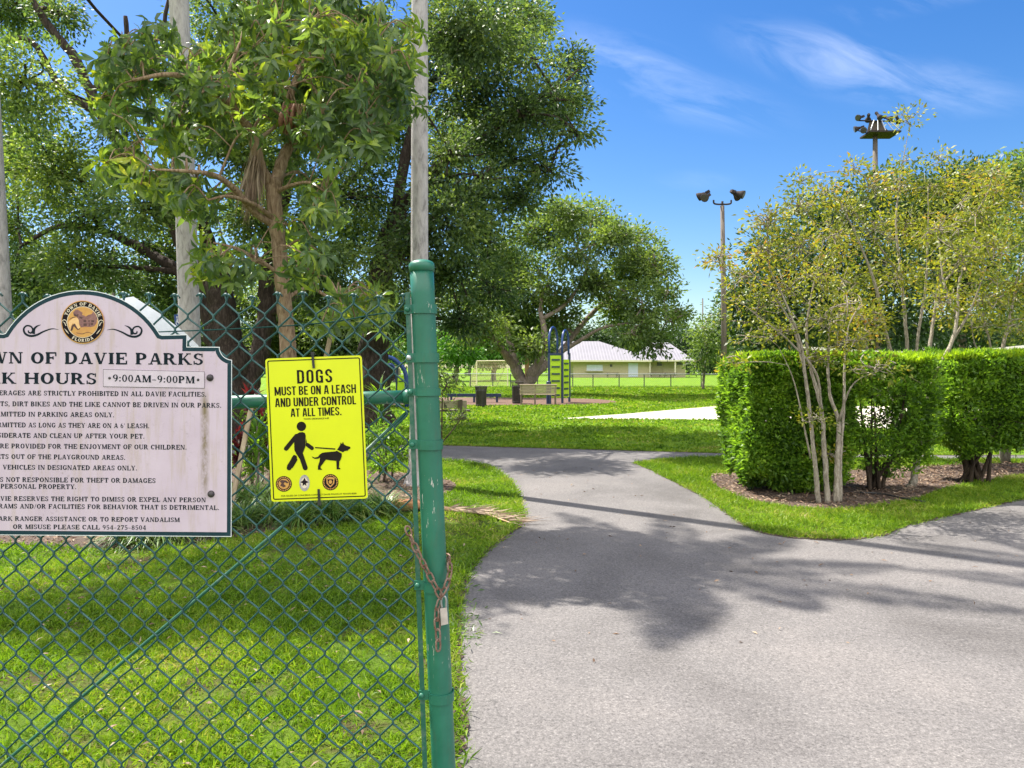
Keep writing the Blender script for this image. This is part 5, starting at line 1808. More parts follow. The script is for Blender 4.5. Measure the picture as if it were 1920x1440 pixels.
def myrtle(label, base, Y, limbs, blobs, per, group='pale stemmed shrubs with yellowing leaves', L=.062, Wd=.028, k=12, spread=.10, twigs=16):
    limbs = [(p_, [r_ * (.72 - .2 * i_ / (len(rs_) - 1)) for i_, r_ in enumerate(rs_)]) for p_, rs_ in limbs]
    return tree('multi_stemmed_shrub', label, 'shrub', (base[0], base[1], 0), limbs, blobs, M['bark_myrtle'], M['leaf_myrtle'], per, spread, k, L, Wd, group, .016, .0034, twigs, .5, .1, False, .3, .02)


Y1 = 8.75


def ML(lst, Y, dy=0.0):
    n_ = len(lst)
    return [P(x, y, Y + dy * i / (n_ - 1)) for i, (x, y) in enumerate(lst)]


m1 = [
    (ML([(1535, 948), (1527, 860), (1518, 770), (1508, 690), (1500, 640), (1470, 560), (1440, 500)], Y1, -.4), [.045, .036, .033, .03, .026, .018, .008]),
    (ML([(1552, 948), (1546, 850), (1540, 770), (1520, 690), (1512, 630), (1520, 560), (1540, 470)], Y1, .2), [.05, .04, .036, .032, .028, .02, .01]),
    (ML([(1568, 948), (1570, 860), (1572, 790), (1556, 740), (1553, 660), (1560, 580), (1590, 500)], Y1, .3), [.055, .045, .038, .03, .026, .018, .008]),
    (ML([(1575, 940), (1576, 850), (1582, 760), (1584, 680), (1592, 610), (1620, 560)], Y1, .5), [.04, .032, .028, .022, .016, .008]),
    (ML([(1540, 770), (1530, 700), (1480, 640), (1430, 600), (1380, 560)], Y1, -.6), [.022, .02, .016, .012, .006]),
    (ML([(1508, 690), (1480, 600), (1420, 520), (1370, 500), (1325, 478)], Y1, .3), [.02, .018, .014, .009, .005]),
    (ML([(1572, 790), (1600, 720), (1660, 690)], Y1, -.3), [.02, .014, .006]),
    (ML([(1520, 860), (1490, 720), (1460, 650)], Y1, .2), [.016, .012, .005]),
]
b1 = px_blobs([(1345, 482, 32, 14), (1400, 520, 45, 40), (1440, 470, 42, 40), (1420, 580, 55, 45), (1480, 540, 55, 50), (1500, 460, 45, 45), (1540, 520, 50, 50), (1470, 620, 60, 36), (1400, 630, 45, 26), (1540, 600, 50, 42), (1590, 570, 50, 50), (1560, 440, 40, 40), (1600, 640, 55, 32), (1640, 690, 50, 14), (1530, 670, 40, 18), (1530, 785, 22, 10), (1545, 850, 20, 9), (1375, 680, 16, 8), (1440, 410, 30, 26), (1500, 385, 22, 34)], Y1, .6)
g = G(1555, 946)
myrtle('pale multi-stemmed shrub rooted at the front of the mulch, before the broad hedge', g, Y1, m1, b1, 52, k=8, spread=.085, twigs=30)
Y2 = 13.0
m2 = [
    (ML([(1700, 858), (1690, 740), (1660, 620), (1640, 530), (1600, 430), (1560, 350)], Y2, -.8), [.06, .055, .048, .04, .025, .01]),
    (ML([(1705, 858), (1705, 740), (1700, 640), (1690, 520), (1680, 420), (1690, 320), (1705, 240)], Y2, .2), [.06, .055, .05, .04, .03, .016, .007]),
    (ML([(1712, 858), (1735, 740), (1745, 640), (1760, 540), (1790, 420), (1830, 330)], Y2, .8), [.06, .055, .05, .042, .03, .01]),
    (ML([(1695, 858), (1670, 740), (1620, 640), (1590, 560), (1560, 480)], Y2, .6), [.05, .042, .034, .026, .01]),
    (ML([(1702, 858), (1715, 740), (1720, 640), (1735, 540), (1740, 440), (1740, 350)], Y2, -.4), [.05, .045, .04, .034, .024, .01]),
    (ML([(1690, 520), (1640, 450), (1590, 380)], Y2, -.8), [.03, .02, .008]),
    (ML([(1760, 540), (1820, 470), (1870, 400)], Y2, -.6), [.03, .02, .008]),
]
b2 = px_blobs([(1550, 360, 26, 34), (1500, 340, 20, 22), (1590, 400, 45, 40), (1570, 460, 50, 45), (1630, 350, 45, 35), (1640, 430, 55, 50), (1680, 340, 45, 40), (1700, 225, 20, 22), (1700, 420, 55, 50), (1750, 350, 50, 40), (1770, 430, 55, 50), (1820, 340, 40, 40), (1830, 420, 50, 50), (1860, 360, 30, 35), (1600, 530, 55, 45), (1680, 520, 55, 45), (1760, 520, 60, 50), (1840, 510, 50, 50), (1640, 600, 45, 35), (1790, 590, 40, 30), (1600, 320, 16, 24), (1760, 300, 20, 22), (1700, 300, 14, 20), (1580, 590, 50, 30)], Y2, .8)
myrtle('tall pale multi-stemmed shrub rising behind the hedges under the floodlight tower', (P(1702, 858, Y2).x, Y2), Y2, m2, b2, 34, L=.082, Wd=.036, k=9, spread=.12, twigs=30)
Y3 = 10.6
g3 = G(1712, 914)
m3 = [
    ([(g3[0] - .05, g3[1], -.02)] + ML([(1712, 905), (1722, 850), (1738, 760), (1742, 735), (1760, 690), (1785, 640), (1795, 590), (1800, 520), (1830, 440)], g3[1], .3), [.10, .075, .055, .05, .048, .045, .042, .036, .028, .012]),
    (ML([(1795, 590), (1770, 530), (1760, 450)], g3[1] + .3, .3), [.03, .022, .01]),
    (ML([(1785, 640), (1820, 580), (1850, 500)], g3[1] + .3, -.3), [.03, .02, .008]),
]
b3 = px_blobs([(1800, 480, 50, 50), (1760, 430, 45, 45), (1850, 460, 40, 45), (1830, 400, 35, 35), (1840, 560, 40, 40), (1760, 560, 30, 30), (1860, 330, 20, 24), (1800, 380, 30, 30)], g3[1] + .3, .5)
myrtle('crooked pale trunk leaning out between two hedges, with a flared grey root', g3, Y3, m3, b3, 38, L=.07, Wd=.031, k=9, spread=.1, twigs=30)
Y4 = 12.4
m4 = [
    (ML([(1885, 870), (1885, 760), (1880, 660), (1895, 590), (1910, 500)], Y4, .2), [.06, .055, .05, .04, .02]),
    (ML([(1880, 870), (1868, 760), (1862, 680), (1845, 600), (1820, 560), (1800, 540)], Y4, .3), [.045, .04, .035, .03, .02, .01]),
    (ML([(1890, 870), (1900, 760), (1915, 680), (1940, 600), (1950, 500)], Y4, -.3), [.05, .045, .04, .03, .012]),
    (ML([(1862, 690), (1830, 650), (1820, 600)], Y4, -.2), [.025, .018, .008]),
]
b4 = px_blobs([(1880, 470, 50, 45), (1910, 540, 45, 45), (1870, 560, 40, 40), (1940, 460, 50, 50), (1840, 600, 28, 30), (1900, 610, 30, 30), (1950, 600, 40, 40), (1930, 390, 50, 40)], Y4, .6)
myrtle('pale multi-stemmed shrub behind the hedge at the right edge of the photo', (P(1885, 870, Y4).x, Y4), Y4, m4, b4, 34, L=.08, Wd=.035, k=9, spread=.11, twigs=30)
mb = MB()
hp = [G(1612, 928), G(1650, 930), G(1690, 938), G(1735, 946)]
mb.tube(spline([(x, y, .03) for x, y in hp], 4), .012, 8)
tag(mb.build('irrigation_hose', M['black_plastic'], None, (hp[1][0], hp[1][1], 0), smooth=True), 'black irrigation hose lying on the mulch before the thin hedge', 'hose')
# ------------------------------------------------------------------ trees beyond the hedges and at the far end of the field
def bgtree(name, label, px, Y, blobs, lm, per, L, group, bm='bark_oak', dy=2.5):
    bx = (px - CX) / F * Y
    tk = .35 if name == 'small_tree' else 1
    bl = px_blobs(blobs, Y, dy, .9)
    top = max(b_[0][2] for b_ in bl)
    limbs = [([(bx, Y, 0), (bx + .1, Y, top * .25), (bx + .2, Y, top * .5), (bx, Y, top * .8)], [.32 * tk, .26 * tk, .2 * tk, .07 * tk])]
    return tree(name, label, 'tree', (bx, Y, 0), limbs, bl, M[bm], M[lm], per * 1.7, L * 1.7, 24, L, L * .5, group, .1, .02, 4, .5)


GB = 'dark trees behind the hedges'
bgtree('broad_tree', 'rounded dark green tree whose top shows behind the yellowing shrubs at the floodlight tower', 1640, 40, [(1640, 360, 80, 50), (1560, 410, 75, 50), (1500, 450, 55, 50), (1700, 400, 80, 60), (1560, 510, 90, 60), (1660, 510, 90, 70), (1480, 540, 60, 60), (1600, 600, 90, 50), (1500, 620, 70, 40), (1700, 610, 80, 40)], 'leaf_far', 1.9, .30, GB)
bgtree('broad_tree', 'dark tree filling the gap behind the tall pale shrub, right of the tower', 1800, 44, [(1790, 360, 70, 50), (1850, 350, 60, 50), (1740, 430, 70, 60), (1830, 440, 80, 60), (1780, 520, 90, 60), (1870, 540, 70, 60), (1760, 610, 90, 40), (1860, 620, 70, 40)], 'leaf_far', 1.9, .30, GB)
bgtree('broad_tree', 'dark green tree cut by the right edge of the photo behind the hedges', 1950, 36, [(1930, 330, 60, 45), (1990, 330, 80, 60), (1930, 420, 70, 60), (1980, 500, 80, 70), (1910, 560, 60, 60), (1960, 630, 90, 40)], 'leaf_oak', 2.1, .27, GB)
bgtree('broad_tree', 'dark bushy tree between the near lamp pole and the yellowing shrubs', 1420, 46, [(1440, 470, 45, 45), (1420, 540, 45, 50), (1460, 590, 60, 50), (1400, 610, 50, 50), (1380, 560, 35, 40), (1440, 650, 60, 30)], 'leaf_far', 1.9, .30, GB)
bgtree('small_tree', 'small bushy green tree past the left end of the hedge row by the lamp pole', 1318, 52, [(1315, 615, 26, 28), (1335, 590, 26, 28), (1325, 650, 30, 24), (1345, 640, 24, 30), (1312, 675, 20, 18), (1350, 600, 22, 26)], 'leaf_oak', 2.6, .24, None)
GF = 'bright bushes beyond the soccer goal'
for i, (lab, px, Y, bl) in enumerate((
        ('bright green bushy tree behind the soccer goal', 925, 88, [(925, 640, 40, 30), (895, 650, 35, 28), (955, 650, 30, 26), (925, 670, 45, 18), (905, 615, 30, 22)]),
        ('bright green bush beyond the field just right of the gate post', 855, 84, [(850, 645, 36, 30), (830, 665, 34, 22), (875, 665, 32, 22), (860, 620, 28, 22)]),
        ('green bush at the far left of the field behind the dog sign', 740, 80, [(740, 650, 50, 34), (700, 665, 44, 26), (780, 660, 44, 28)]))):
    bgtree('bushy_tree', lab, px, Y, bl, 'leaf_bright', 1.3, .38, GF)
GD = 'distant treeline across the field'
for i, (lab, px, Y, bl, lm) in enumerate((
        ('far dark tree rising behind the left roof end', 1080, 150, [(1080, 625, 45, 26), (1040, 640, 45, 28), (1120, 635, 40, 22), (1070, 655, 50, 22)], 'leaf_far'),
        ('far tree behind the pale roof valley', 1180, 155, [(1170, 630, 45, 24), (1215, 640, 45, 22), (1190, 655, 50, 20)], 'leaf_far'),
        ('far dark tree past the right gable of the pale roofed building', 1290, 150, [(1280, 640, 36, 26), (1310, 655, 40, 26), (1290, 680, 50, 22), (1330, 680, 40, 24)], 'leaf_far'),
        ('far tree between the soccer goal and the forked trunk', 1000, 140, [(990, 640, 50, 30), (960, 660, 40, 26), (1020, 665, 44, 26)], 'leaf_far'),
        ('far tree seen left of the soccer goal under the canopy', 880, 140, [(880, 625, 50, 32), (840, 640, 46, 30), (910, 650, 40, 28)], 'leaf_far'),
        ('far tree on the left horizon behind the gate mesh', 700, 130, [(700, 640, 60, 34), (640, 650, 60, 34), (760, 645, 60, 34)], 'leaf_far'),
        ('far tree behind the rules board under the shade canopy', 300, 120, [(300, 640, 90, 40), (180, 645, 90, 40), (420, 640, 90, 44), (40, 640, 100, 44), (540, 645, 80, 40)], 'leaf_far'),
        ('far tree beyond the sand court behind the hedges', 1500, 120, [(1500, 640, 90, 40), (1400, 650, 70, 36), (1600, 645, 90, 40)], 'leaf_far'),
        ('far tree beyond the net at the right edge', 1820, 110, [(1800, 640, 90, 40), (1900, 640, 90, 44), (1720, 650, 80, 36)], 'leaf_far'))):
    bgtree('far_tree', lab, px, Y, bl, lm, .8, .55, GD, dy=3)

# ------------------------------------------------------------------ park building
YB_ = 113.0
m, nt, b = new_mat('ribbed_white_roof')
v = coords(nt)
w = nt.nodes.new('ShaderNodeTexWave'); w.inputs['Scale'].default_value = .7; w.inputs['Distortion'].default_value = 0
nt.links.new(v, w.inputs['Vector'])
c = ramp(nt, nz(nt, .6, 4, .6, v), [(.3, (.235, .222, .235)), (.7, (.195, .184, .197))])
nt.links.new(mixc(nt, mrange(nt, w.outputs[1], .75, .95, 0, .5), c, (.35, .33, .37)), b.inputs['Base Color'])
b.inputs['Roughness'].default_value = .45
M['roof'] = m
M['wall_cream'] = mat('cream_wall', (.52, .45, .27), (.46, .39, .23), 3, .8)
M['door_white'] = mat('white_door', (.62, .66, .74), (.55, .58, .66), 3, .5)
M['dark_glass'] = mat('dark_opening', (.05, .045, .04), (.09, .075, .06), 3, .3)
M['fascia'] = mat('cream_fascia', (.62, .57, .42), (.56, .5, .36), 3, .6)


def bx_(px): return (px - CX) / F * YB_
def bz_(py): return EYE - (py - HOR) / F * YB_


bld = thing('park_building', 'long low cream park building with pale ribbed hip roof across the field', 'building', (bx_(1180), YB_, 0))
zt = bz_(676)
mb = MB(); mb.box((bx_(1075), YB_, 0), (bx_(1217), YB_ + 9, zt)); mb.build('wall', M['wall_cream'], bld)
mb = MB(); mb.box((bx_(1217) + .003, YB_ + 1.6, 0), (bx_(1290), YB_ + 10, zt - .003)); mb.build('wall', M['wall_cream'], bld)


def hip(mb, x0, x1, y0, y1, z, rx0, rx1, rz_, th=.22):
    ry = (y0 + y1) / 2
    vs = [(x0, y0, z), (x1, y0, z), (x1, y1, z), (x0, y1, z), (rx0, ry, rz_), (rx1, ry, rz_)]
    mb.add(vs, [(0, 1, 5, 4), (1, 2, 5), (2, 3, 4, 5), (3, 0, 4), (3, 2, 1, 0)])


mb = MB(); hip(mb, bx_(1040), bx_(1232), YB_ - 1.5, YB_ + 10.5, zt + .02, bx_(1060), bx_(1130), bz_(638)); rf = mb.build('roof', M['roof'], bld)
mb = MB(); mb.box((bx_(1040) - .02, YB_ - 1.56, zt - .2), (bx_(1218), YB_ - 1.5, zt + .04)); mb.build('fascia', M['fascia'], rf)
mb = MB(); hip(mb, bx_(1190), bx_(1299), YB_ - .9, YB_ + 12, zt + .06, bx_(1238), bx_(1268), bz_(640)); rf2 = mb.build('roof', M['roof'], bld)
mb = MB(); mb.box((bx_(1219), YB_ - .96, zt - .14), (bx_(1299) + .02, YB_ - .9, zt + .08)); mb.build('fascia', M['fascia'], rf2)
for nm, x0, x1, y0, y1, mt_, yy in (('shutter', 1100, 1130, 684, 695, 'door_white', YB_), ('window', 1143.5, 1148, 683, 688, 'dark_glass', YB_), ('double_door', 1178, 1196, 680.5, 706.5, 'door_white', YB_), ('window', 1236, 1245, 679, 686, 'dark_glass', YB_ + 1.6), ('door', 1247, 1258, 678, 704, 'wall_cream', YB_ + 1.6), ('window', 1274, 1286, 678, 684, 'dark_glass', YB_ + 1.6)):
    mb = MB(); mb.box((bx_(x0), yy - .08, max(0, bz_(y1))), (bx_(x1), yy - .004, bz_(y0)))
    o = mb.build(nm, M[mt_], bld)
    if nm == 'window':
        mb = MB()
        for a, b_, c_, d in ((x0 - .8, x1 + .8, y0 - .8, y0 - .1), (x0 - .8, x1 + .8, y1 + .1, y1 + .8)):
            mb.box((bx_(a), yy - .10, bz_(d)), (bx_(b_), yy - .005, bz_(c_)))
        mb.build('frame', M['fascia'], o)
mb = MB(); mb.box((bx_(1098), YB_ - .5, bz_(696.2)), (bx_(1132), YB_ - .09, bz_(695.2))); mb.build('counter', M['fascia'], bld)
for px in (1217, 1264):
    mb = MB(); mb.tube([(bx_(px), YB_ - .7, 0), (bx_(px), YB_ - .7, zt + .02)], .12, 8); mb.build('column', M['fascia'], bld)
    mb = MB(); mb.beam((bx_(px), YB_ - .7, zt - .6), (bx_(px + 7), YB_ + 1.3, zt - .9), .2, .2); mb.build('brace', M['fascia'], bld)
M['dark_wood'] = mat('dark_wood', (.07, .05, .04), (.11, .08, .06), 5, .7)


def picnic(label, px, Y, w=1.9):
    x = (px - CX) / F * Y
    t = thing('picnic_table', label, 'picnic table', (x, Y, 0), 'picnic tables by the park building')
    mb = MB(); mb.box((x - w / 2, Y - .38, .70), (x + w / 2, Y + .38, .76)); mb.build('top', M['dark_wood'], t)
    for s in (-1, 1):
        mb = MB(); mb.box((x - w / 2, Y + s * .72 - .13, .42), (x + w / 2, Y + s * .72 + .13, .46)); mb.build('seat', M['dark_wood'], t)
        mb = MB()
        xx = x + s * w * .36
        mb.beam((xx, Y - .7, 0), (xx, Y - .2, .70), .09, .05, (1, 0, 0)); mb.beam((xx + .003, Y + .7, 0), (xx + .003, Y + .2, .70), .09, .05, (1, 0, 0)); mb.beam((xx, Y - .7, .385), (xx, Y + .7, .385), .07, .045, (1, 0, 0))
        mb.build('leg', M['dark_wood'], t)


picnic('dark picnic table in front of the white double door', 1148, 110.5)
picnic('dark picnic table under the right roof, left one of the pair', 1229, 110)
picnic('dark picnic table under the right roof, right one of the pair', 1256, 110)

# field fence
YF = 57.0
ff = thing('field_fence', 'low chain link fence with dark posts and pale top rail crossing the field', 'fence', ((1100 - CX) / F * YF, YF, 0))
fx = lambda px: (px - CX) / F * YF
zr = EYE - (701.5 - HOR) / F * YF
mb = MB(); mb.tube([(fx(600), YF, zr + .03), (fx(1370), YF, zr)], .032, 8); mb.build('top_rail', M['galv'], ff)
M['dark_post'] = mat('dark_steel_post', (.03, .03, .03), (.06, .055, .05), 10, .5)
pxs = [640, 700, 760, 820, 850, 882, 924, 957, 1008, 1036, 1074, 1112, 1161, 1208, 1258, 1315, 1366]
for px in pxs:
    mb = MB(); mb.tube([(fx(px), YF + .05, 0), (fx(px), YF + .05, zr - .02)], .04, 7); mb.build('post', M['dark_post'], ff)
mb = MB()
xx = fx(600)
k = 0
while xx < fx(1370):
    mb.add([(xx, YF, .06), (xx + .012, YF, .06), (xx + .012 + zr - .08, YF, zr - .02), (xx + zr - .08, YF, zr - .02)], [(0, 1, 2, 3)])
    mb.add([(xx, YF + .004, zr - .02), (xx + .012, YF + .004, zr - .02), (xx + .012 + zr - .08, YF + .004, .06), (xx + zr - .08, YF + .004, .06)], [(0, 1, 2, 3)])
    xx += .16
mb.build('mesh', M['galv'], ff, fix=False)

# soccer goal
YG2 = 60.5
q = lambda px, py, dy=0: P(px, py, YG2 + dy)
M['goal_white'] = mat('goal_frame', (.70, .62, .42), (.62, .54, .36), 6, .5)
M['net_cord'] = mat('net_cord', (.55, .43, .26), (.48, .36, .22), 6, .8)
gl = thing('soccer_goal', 'soccer goal with tan net standing behind the low field fence', 'soccer goal', (q(925, 725).x, YG2, 0))
fl, fr2 = q(894, 677), q(952, 676.5)
A0, A1 = Vector((fl.x, YG2, 0)), Vector((fr2.x, YG2 + .6, 0))
A0t, A1t = Vector((fl.x, YG2, fl.z)), Vector((fr2.x, YG2 + .6, fl.z + .04))
B0, B1 = Vector((q(876, 720).x, YG2 + 1.8, 0)), Vector((q(930, 720).x, YG2 + 2.4, 0))
mb = MB(); mb.tube([A0, A0t, A1t, A1], .055, 8); mb.build('frame', M['goal_white'], gl)
mb = MB(); mb.tube([A1t, B1], .04, 6); mb.tube([A0t, B0], .04, 6); mb.tube([B0, B1], .04, 6); mb.build('stay', M['goal_white'], gl)
mb = MB()
for i in range(19):
    s = i / 18
    mb.tube([A0t.lerp(A1t, s), B0.lerp(B1, s)], .010, 4)
    mb.tube([A0t.lerp(B0, s), A1t.lerp(B1, s)], .010, 4)
for i in range(1, 12):
    s = i / 12
    for (a, at, bb) in ((A0, A0t, B0), (A1, A1t, B1)):
        mb.tube([a.lerp(bb, s) + Vector((0, 0, .02)), at.lerp(bb, s)], .008, 4)
        mb.tube([at.lerp(a, s), at.lerp(bb, s)], .008, 4)
mb.build('net', M['net_cord'], gl)

# orange brown timber post behind the forked tree
pw = P(988, 730, 46)
tp = thing('timber_post', 'square orange brown timber post rising behind the forked trunk', 'post', (pw.x, 46, 0))
mb = MB(); zt_ = P(985, 640, 46).z; mb.box((pw.x - .13, 45.87, 0), (pw.x + .13, 46.13, zt_)); mb.build('shaft', mat('orange_timber', (.42, .19, .09), (.36, .24, .15), 3, .8, .2, 20, stretch=(3, 3, .5)), tp)
mb = MB(); mb.box((pw.x - .15, 45.85, zt_), (pw.x + .15, 46.15, zt_ + .05)); mb.build('post_cap', M['timber'], tp)

# ------------------------------------------------------------------ playground
M['blue'] = mat('blue_enamel', (.009, .034, .15), (.012, .045, .20), 8, .35)
M['navy_steel'] = mat('navy_steel', (.012, .025, .07), (.02, .035, .09), 8, .4)
M['lime'] = mat('lime_plastic', (.40, .60, .012), (.36, .55, .012), 4, .4)
M['slot'] = mat('dark_slot_plastic', (.02, .05, .05), (.03, .06, .05), 4, .6)  # one even dark plastic for the rungs on the lime panels
YP = 33.0
pc = lambda px, py, dy=0.0: P(px, py, YP + dy)
clm = thing('climbing_tower', 'tall blue arched climber with lime green rung panels beside the bench', 'climber', (pc(1048, 756).x, YP, 0))


def arch(x0, x1, ytop, dy0, dy1, nm):
    a, b_ = pc(x0, 756, dy0), pc(x1, 756, dy1)
    zt = pc(0, ytop, dy0).z
    zs = pc(0, ytop + 26, dy0).z
    zq = pc(0, 664, 0).z
    pts = [Vector((a.x, a.y, zq)), Vector((a.x, a.y, zs))]
    for k in range(1, 8):
        an = math.pi * k / 8
        c_ = (a + b_) / 2
        e = (a - b_) / 2
        pts.append(Vector((c_.x + e.x * math.cos(an), c_.y + e.y * math.cos(an), zs + (zt - zs) * math.sin(an))))
    pts += [Vector((b_.x, b_.y, zs)), Vector((b_.x, b_.y, zq))]
    mb = MB(); mb.tube(pts, .048, 8); mb.build(nm, M['blue'], clm, smooth=True)


arch(1029.5, 1045, 612, 0, 1.1, 'arch')
arch(1054, 1066, 618, 0, .9, 'arch')
for (x0, x1, y0, y1, dy, n) in ((1030.5, 1053.5, 666, 747, -.02, 6), (1056, 1067, 674, 746, .1, 6)):
    a, b_ = pc(x0, y0, dy), pc(x1, y1, dy + (.6 if n == 6 and x0 > 1050 else 0))
    mb = MB()
    p = [(a.x, a.y, a.z), (b_.x, b_.y, a.z), (b_.x, b_.y, max(b_.z, .25)), (a.x, a.y, max(b_.z, .25))]
    mb.add(p + [(x, y + .06, z) for x, y, z in p], [(0, 1, 2, 3), (7, 6, 5, 4), (0, 4, 5, 1), (1, 5, 6, 2), (2, 6, 7, 3), (3, 7, 4, 0)])
    pn = mb.build('panel', M['lime'], clm)
    for k in range(n):
        mb = MB()
        z = a.z - (k + .65) * (a.z - max(b_.z, .25)) / n
        mb.beam(Vector((a.x, a.y - .02, z)).lerp(Vector((b_.x, b_.y - .02, z)), .17), Vector((a.x, a.y - .02, z)).lerp(Vector((b_.x, b_.y - .02, z)), .83), .075, .05)
        mb.build('rung', M['slot'], pn)
for px, dy in ((1029.6, 0), (1054.4, -.03), (1067.5, .95)):
    p = pc(px, 756, dy)
    mb = MB(); mb.tube([(p.x, p.y, 0), (p.x, p.y, pc(0, 662, dy).z)], .055, 8); mb.build('post', M['navy_steel'], clm)
p0, p1 = pc(1030, 664, 0), pc(1054, 664, 0)
mb = MB(); mb.beam(p0, p1, .1, .08); mb.build('crossbar', M['navy_steel'], clm)
p = pc(1029, 760, -.9)
mb = MB(); mb.tube([(p.x, p.y, 0), (p.x, p.y, .95)], .11, 10)
bp = thing('bollard', 'short thick dark blue post standing at the right end of the slatted bench', 'post', (p.x, p.y, 0))
mb.build('shaft', M['navy_steel'], bp)
mb = MB(); mb.ball((p.x, p.y, .95), (.11, .11, .05)); mb.build('cap', M['navy_steel'], bp, smooth=True)
# balance beam
bb0, bb1 = P(838, 749, 33.5), P(940, 749, 33.5)
bm_ = thing('balance_beam', 'low dark blue balance beam behind the trash receptacle', 'balance beam', ((bb0.x + bb1.x) / 2, 33.5, 0))
mb = MB(); mb.beam((bb0.x, 33.5, .33), (bb1.x, 33.5, .33), .14, .14); mb.build('beam', M['navy_steel'], bm_)
for s in (.08, .5, .92):
    x = bb0.x + (bb1.x - bb0.x) * s
    mb = MB(); mb.tube([(x, 33.5, 0), (x, 33.5, .27)], .05, 8); mb.build('leg', M['navy_steel'], bm_)
# low play structure seen through the gate mesh
YQ = 29.0
pq = lambda px, py, dy=0.0: P(px, py, YQ + dy)
ps = thing('play_structure', 'low blue and lime play structure seen through the gate mesh beside the dog sign', 'play structure', (pq(722, 760).x, YQ, 0))
zb = 0.0
mb = MB(); mb.tube(spline([pq(676, 676), pq(700, 672), pq(730, 670), pq(748, 682), pq(758, 694), pq(762, 715), Vector((pq(763, 760).x, YQ, 0))], 5), .085, 8); mb.build('handrail', M['blue'], ps, smooth=True)
mb = MB(); mb.slab([(684, 679), (726, 674), (726, 688), (690, 692), (682, 700)], lambda x, y, d: pq(x, y, d), 0, .06); mb.build('panel', M['lime'], ps)
mb = MB(); mb.slab([(746, 704), (757, 704), (758, 732), (745, 732)], lambda x, y, d: pq(x, y, d), 0, .06); mb.build('panel', M['lime'], ps)
mb = MB(); mb.slab([(747, 714), (755, 714), (755, 716), (747, 716)], lambda x, y, d: pq(x, y, d), -.02, 0); mb.build('rung', M['slot'], ps)
mb = MB(); mb.tube(spline([Vector((pq(722, 760).x, YQ + .4, 0)), pq(722, 720, .4), pq(724, 692, .4), pq(733, 684, .4), pq(742, 696, .4), pq(745, 720, .4), Vector((pq(745, 760).x, YQ + .4, 0))], 5), .07, 8); mb.build('arch', M['blue'], ps, smooth=True)
mb = MB(); mb.slab(circ(732, 700, 12, 15, 18), lambda x, y, d: pq(x, y, d), .5, .56); mb.build('tunnel_panel', M['dark_wood'], ps)
mb = MB(); mb.slab([(740, 686), (750, 690), (752, 704), (742, 702)], lambda x, y, d: pq(x, y, d), .2, .26); mb.build('panel', M['goal_white'], ps)
for px in (685, 704, 726, 744):
    p = pq(px, 760, .03)
    mb = MB(); mb.tube([(p.x, p.y + .07, 0), (p.x, p.y + .07, pq(0, 690).z)], .055, 8); mb.build('post', M['navy_steel'], ps)
mb = MB(); mb.box((pq(684, 0).x, YQ + .15, .45), (pq(744, 0).x, YQ + .9, .52)); mb.build('deck', M['navy_steel'], ps)


# trash receptacles of steel slats
def bin_(label, px, Y, h=.82, r=.24):
    x = (px - CX) / F * Y
    t = thing('trash_receptacle', label, 'trash can', (x, Y, 0), 'slatted steel trash receptacles')
    for k in range(26):
        a = 2 * math.pi * k / 26
        mb = MB()
        rad = lambda s: Vector((x + math.cos(a) * r * s, Y + math.sin(a) * r * s, 0))
        pts = [rad(.86) + Vector((0, 0, .05)), rad(.9) + Vector((0, 0, h * .8)), rad(1.04) + Vector((0, 0, h))]
        for p0, p1 in zip(pts[:-1], pts[1:]):
            mb.beam(p0, p1, .032, .008, (math.cos(a), math.sin(a), 0))
        mb.build('slat', M['black_steel'], t)
    for z, s in ((.08, .88), (h * .78, .915), (h, 1.05)):
        mb = MB(); mb.tube([(x + math.cos(2 * math.pi * i / 24) * r * s, Y + math.sin(2 * math.pi * i / 24) * r * s, z) for i in range(24)], .014, 6, closed=True); mb.build('hoop', M['black_steel'], t)
    mb = MB(); mb.tube([(x, Y, .02), (x, Y, .06), (x, Y, h * .82), (x, Y, h * .82 + .01)], [r * .78, r * .8, r * .84, r * .7], 20); mb.build('liner', M['black_plastic'], t)


M['black_steel'] = mat('dark_bronze_steel', (.022, .018, .015), (.05, .04, .032), 10, .45)
bin_('dark slatted trash receptacle standing alone left of the bench', 902, 29.9)
bin_('dark slatted trash receptacle half hidden behind the slatted bench', 970, 32.6, .95, .26)

# slatted bench, seen from behind
YN = 31.0
x0, x1 = P(965, 0, YN).x, P(1042, 0, YN).x
bn = thing('park_bench', 'tan slatted park bench with dark metal frame, its back to the lawn', 'bench', ((x0 + x1) / 2, YN, 0))
M['bench_slat'] = mat('tan_bench_slat', (.38, .30, .20), (.28, .22, .15), 6, .6, .1, 40, stretch=(.4, 4, 4))
M['bench_frame'] = mat('brown_bench_frame', (.13, .095, .065), (.18, .14, .10), 8, .5)
for k, x in enumerate((x0 + .27, (x0 + x1) / 2, x1)):
    mb = MB()
    mb.tube(spline([(x, YN + .02, 0), (x, YN + .02, .42), (x, YN - .10, .84)], 4), .026, 8)
    mb.tube([(x, YN + .58, 0), (x, YN + .58, .43)], .024, 8)
    mb.beam((x, YN + .02, .41), (x, YN + .58, .43), .04, .04)
    mb.build('frame', M['bench_frame'], bn)
for s, x in ((0, x0 + .25), (1, x1)):
    mb = MB(); mb.tube(spline([(x, YN - .03, .64), (x - .02, YN + .3, .67), (x - .02, YN + .58, .62), (x, YN + .59, .43)], 4), .024, 8); mb.build('armrest', M['bench_frame'], bn, smooth=True)
for k in range(6):
    z = .50 + k * .062
    y = YN + .005 - (z - .42) * .27
    mb = MB(); mb.box((x0 + .22, y - .012, z - .022), (x1 + .03, y + .012, z + .022)); mb.build('back_slat', M['bench_slat'], bn)
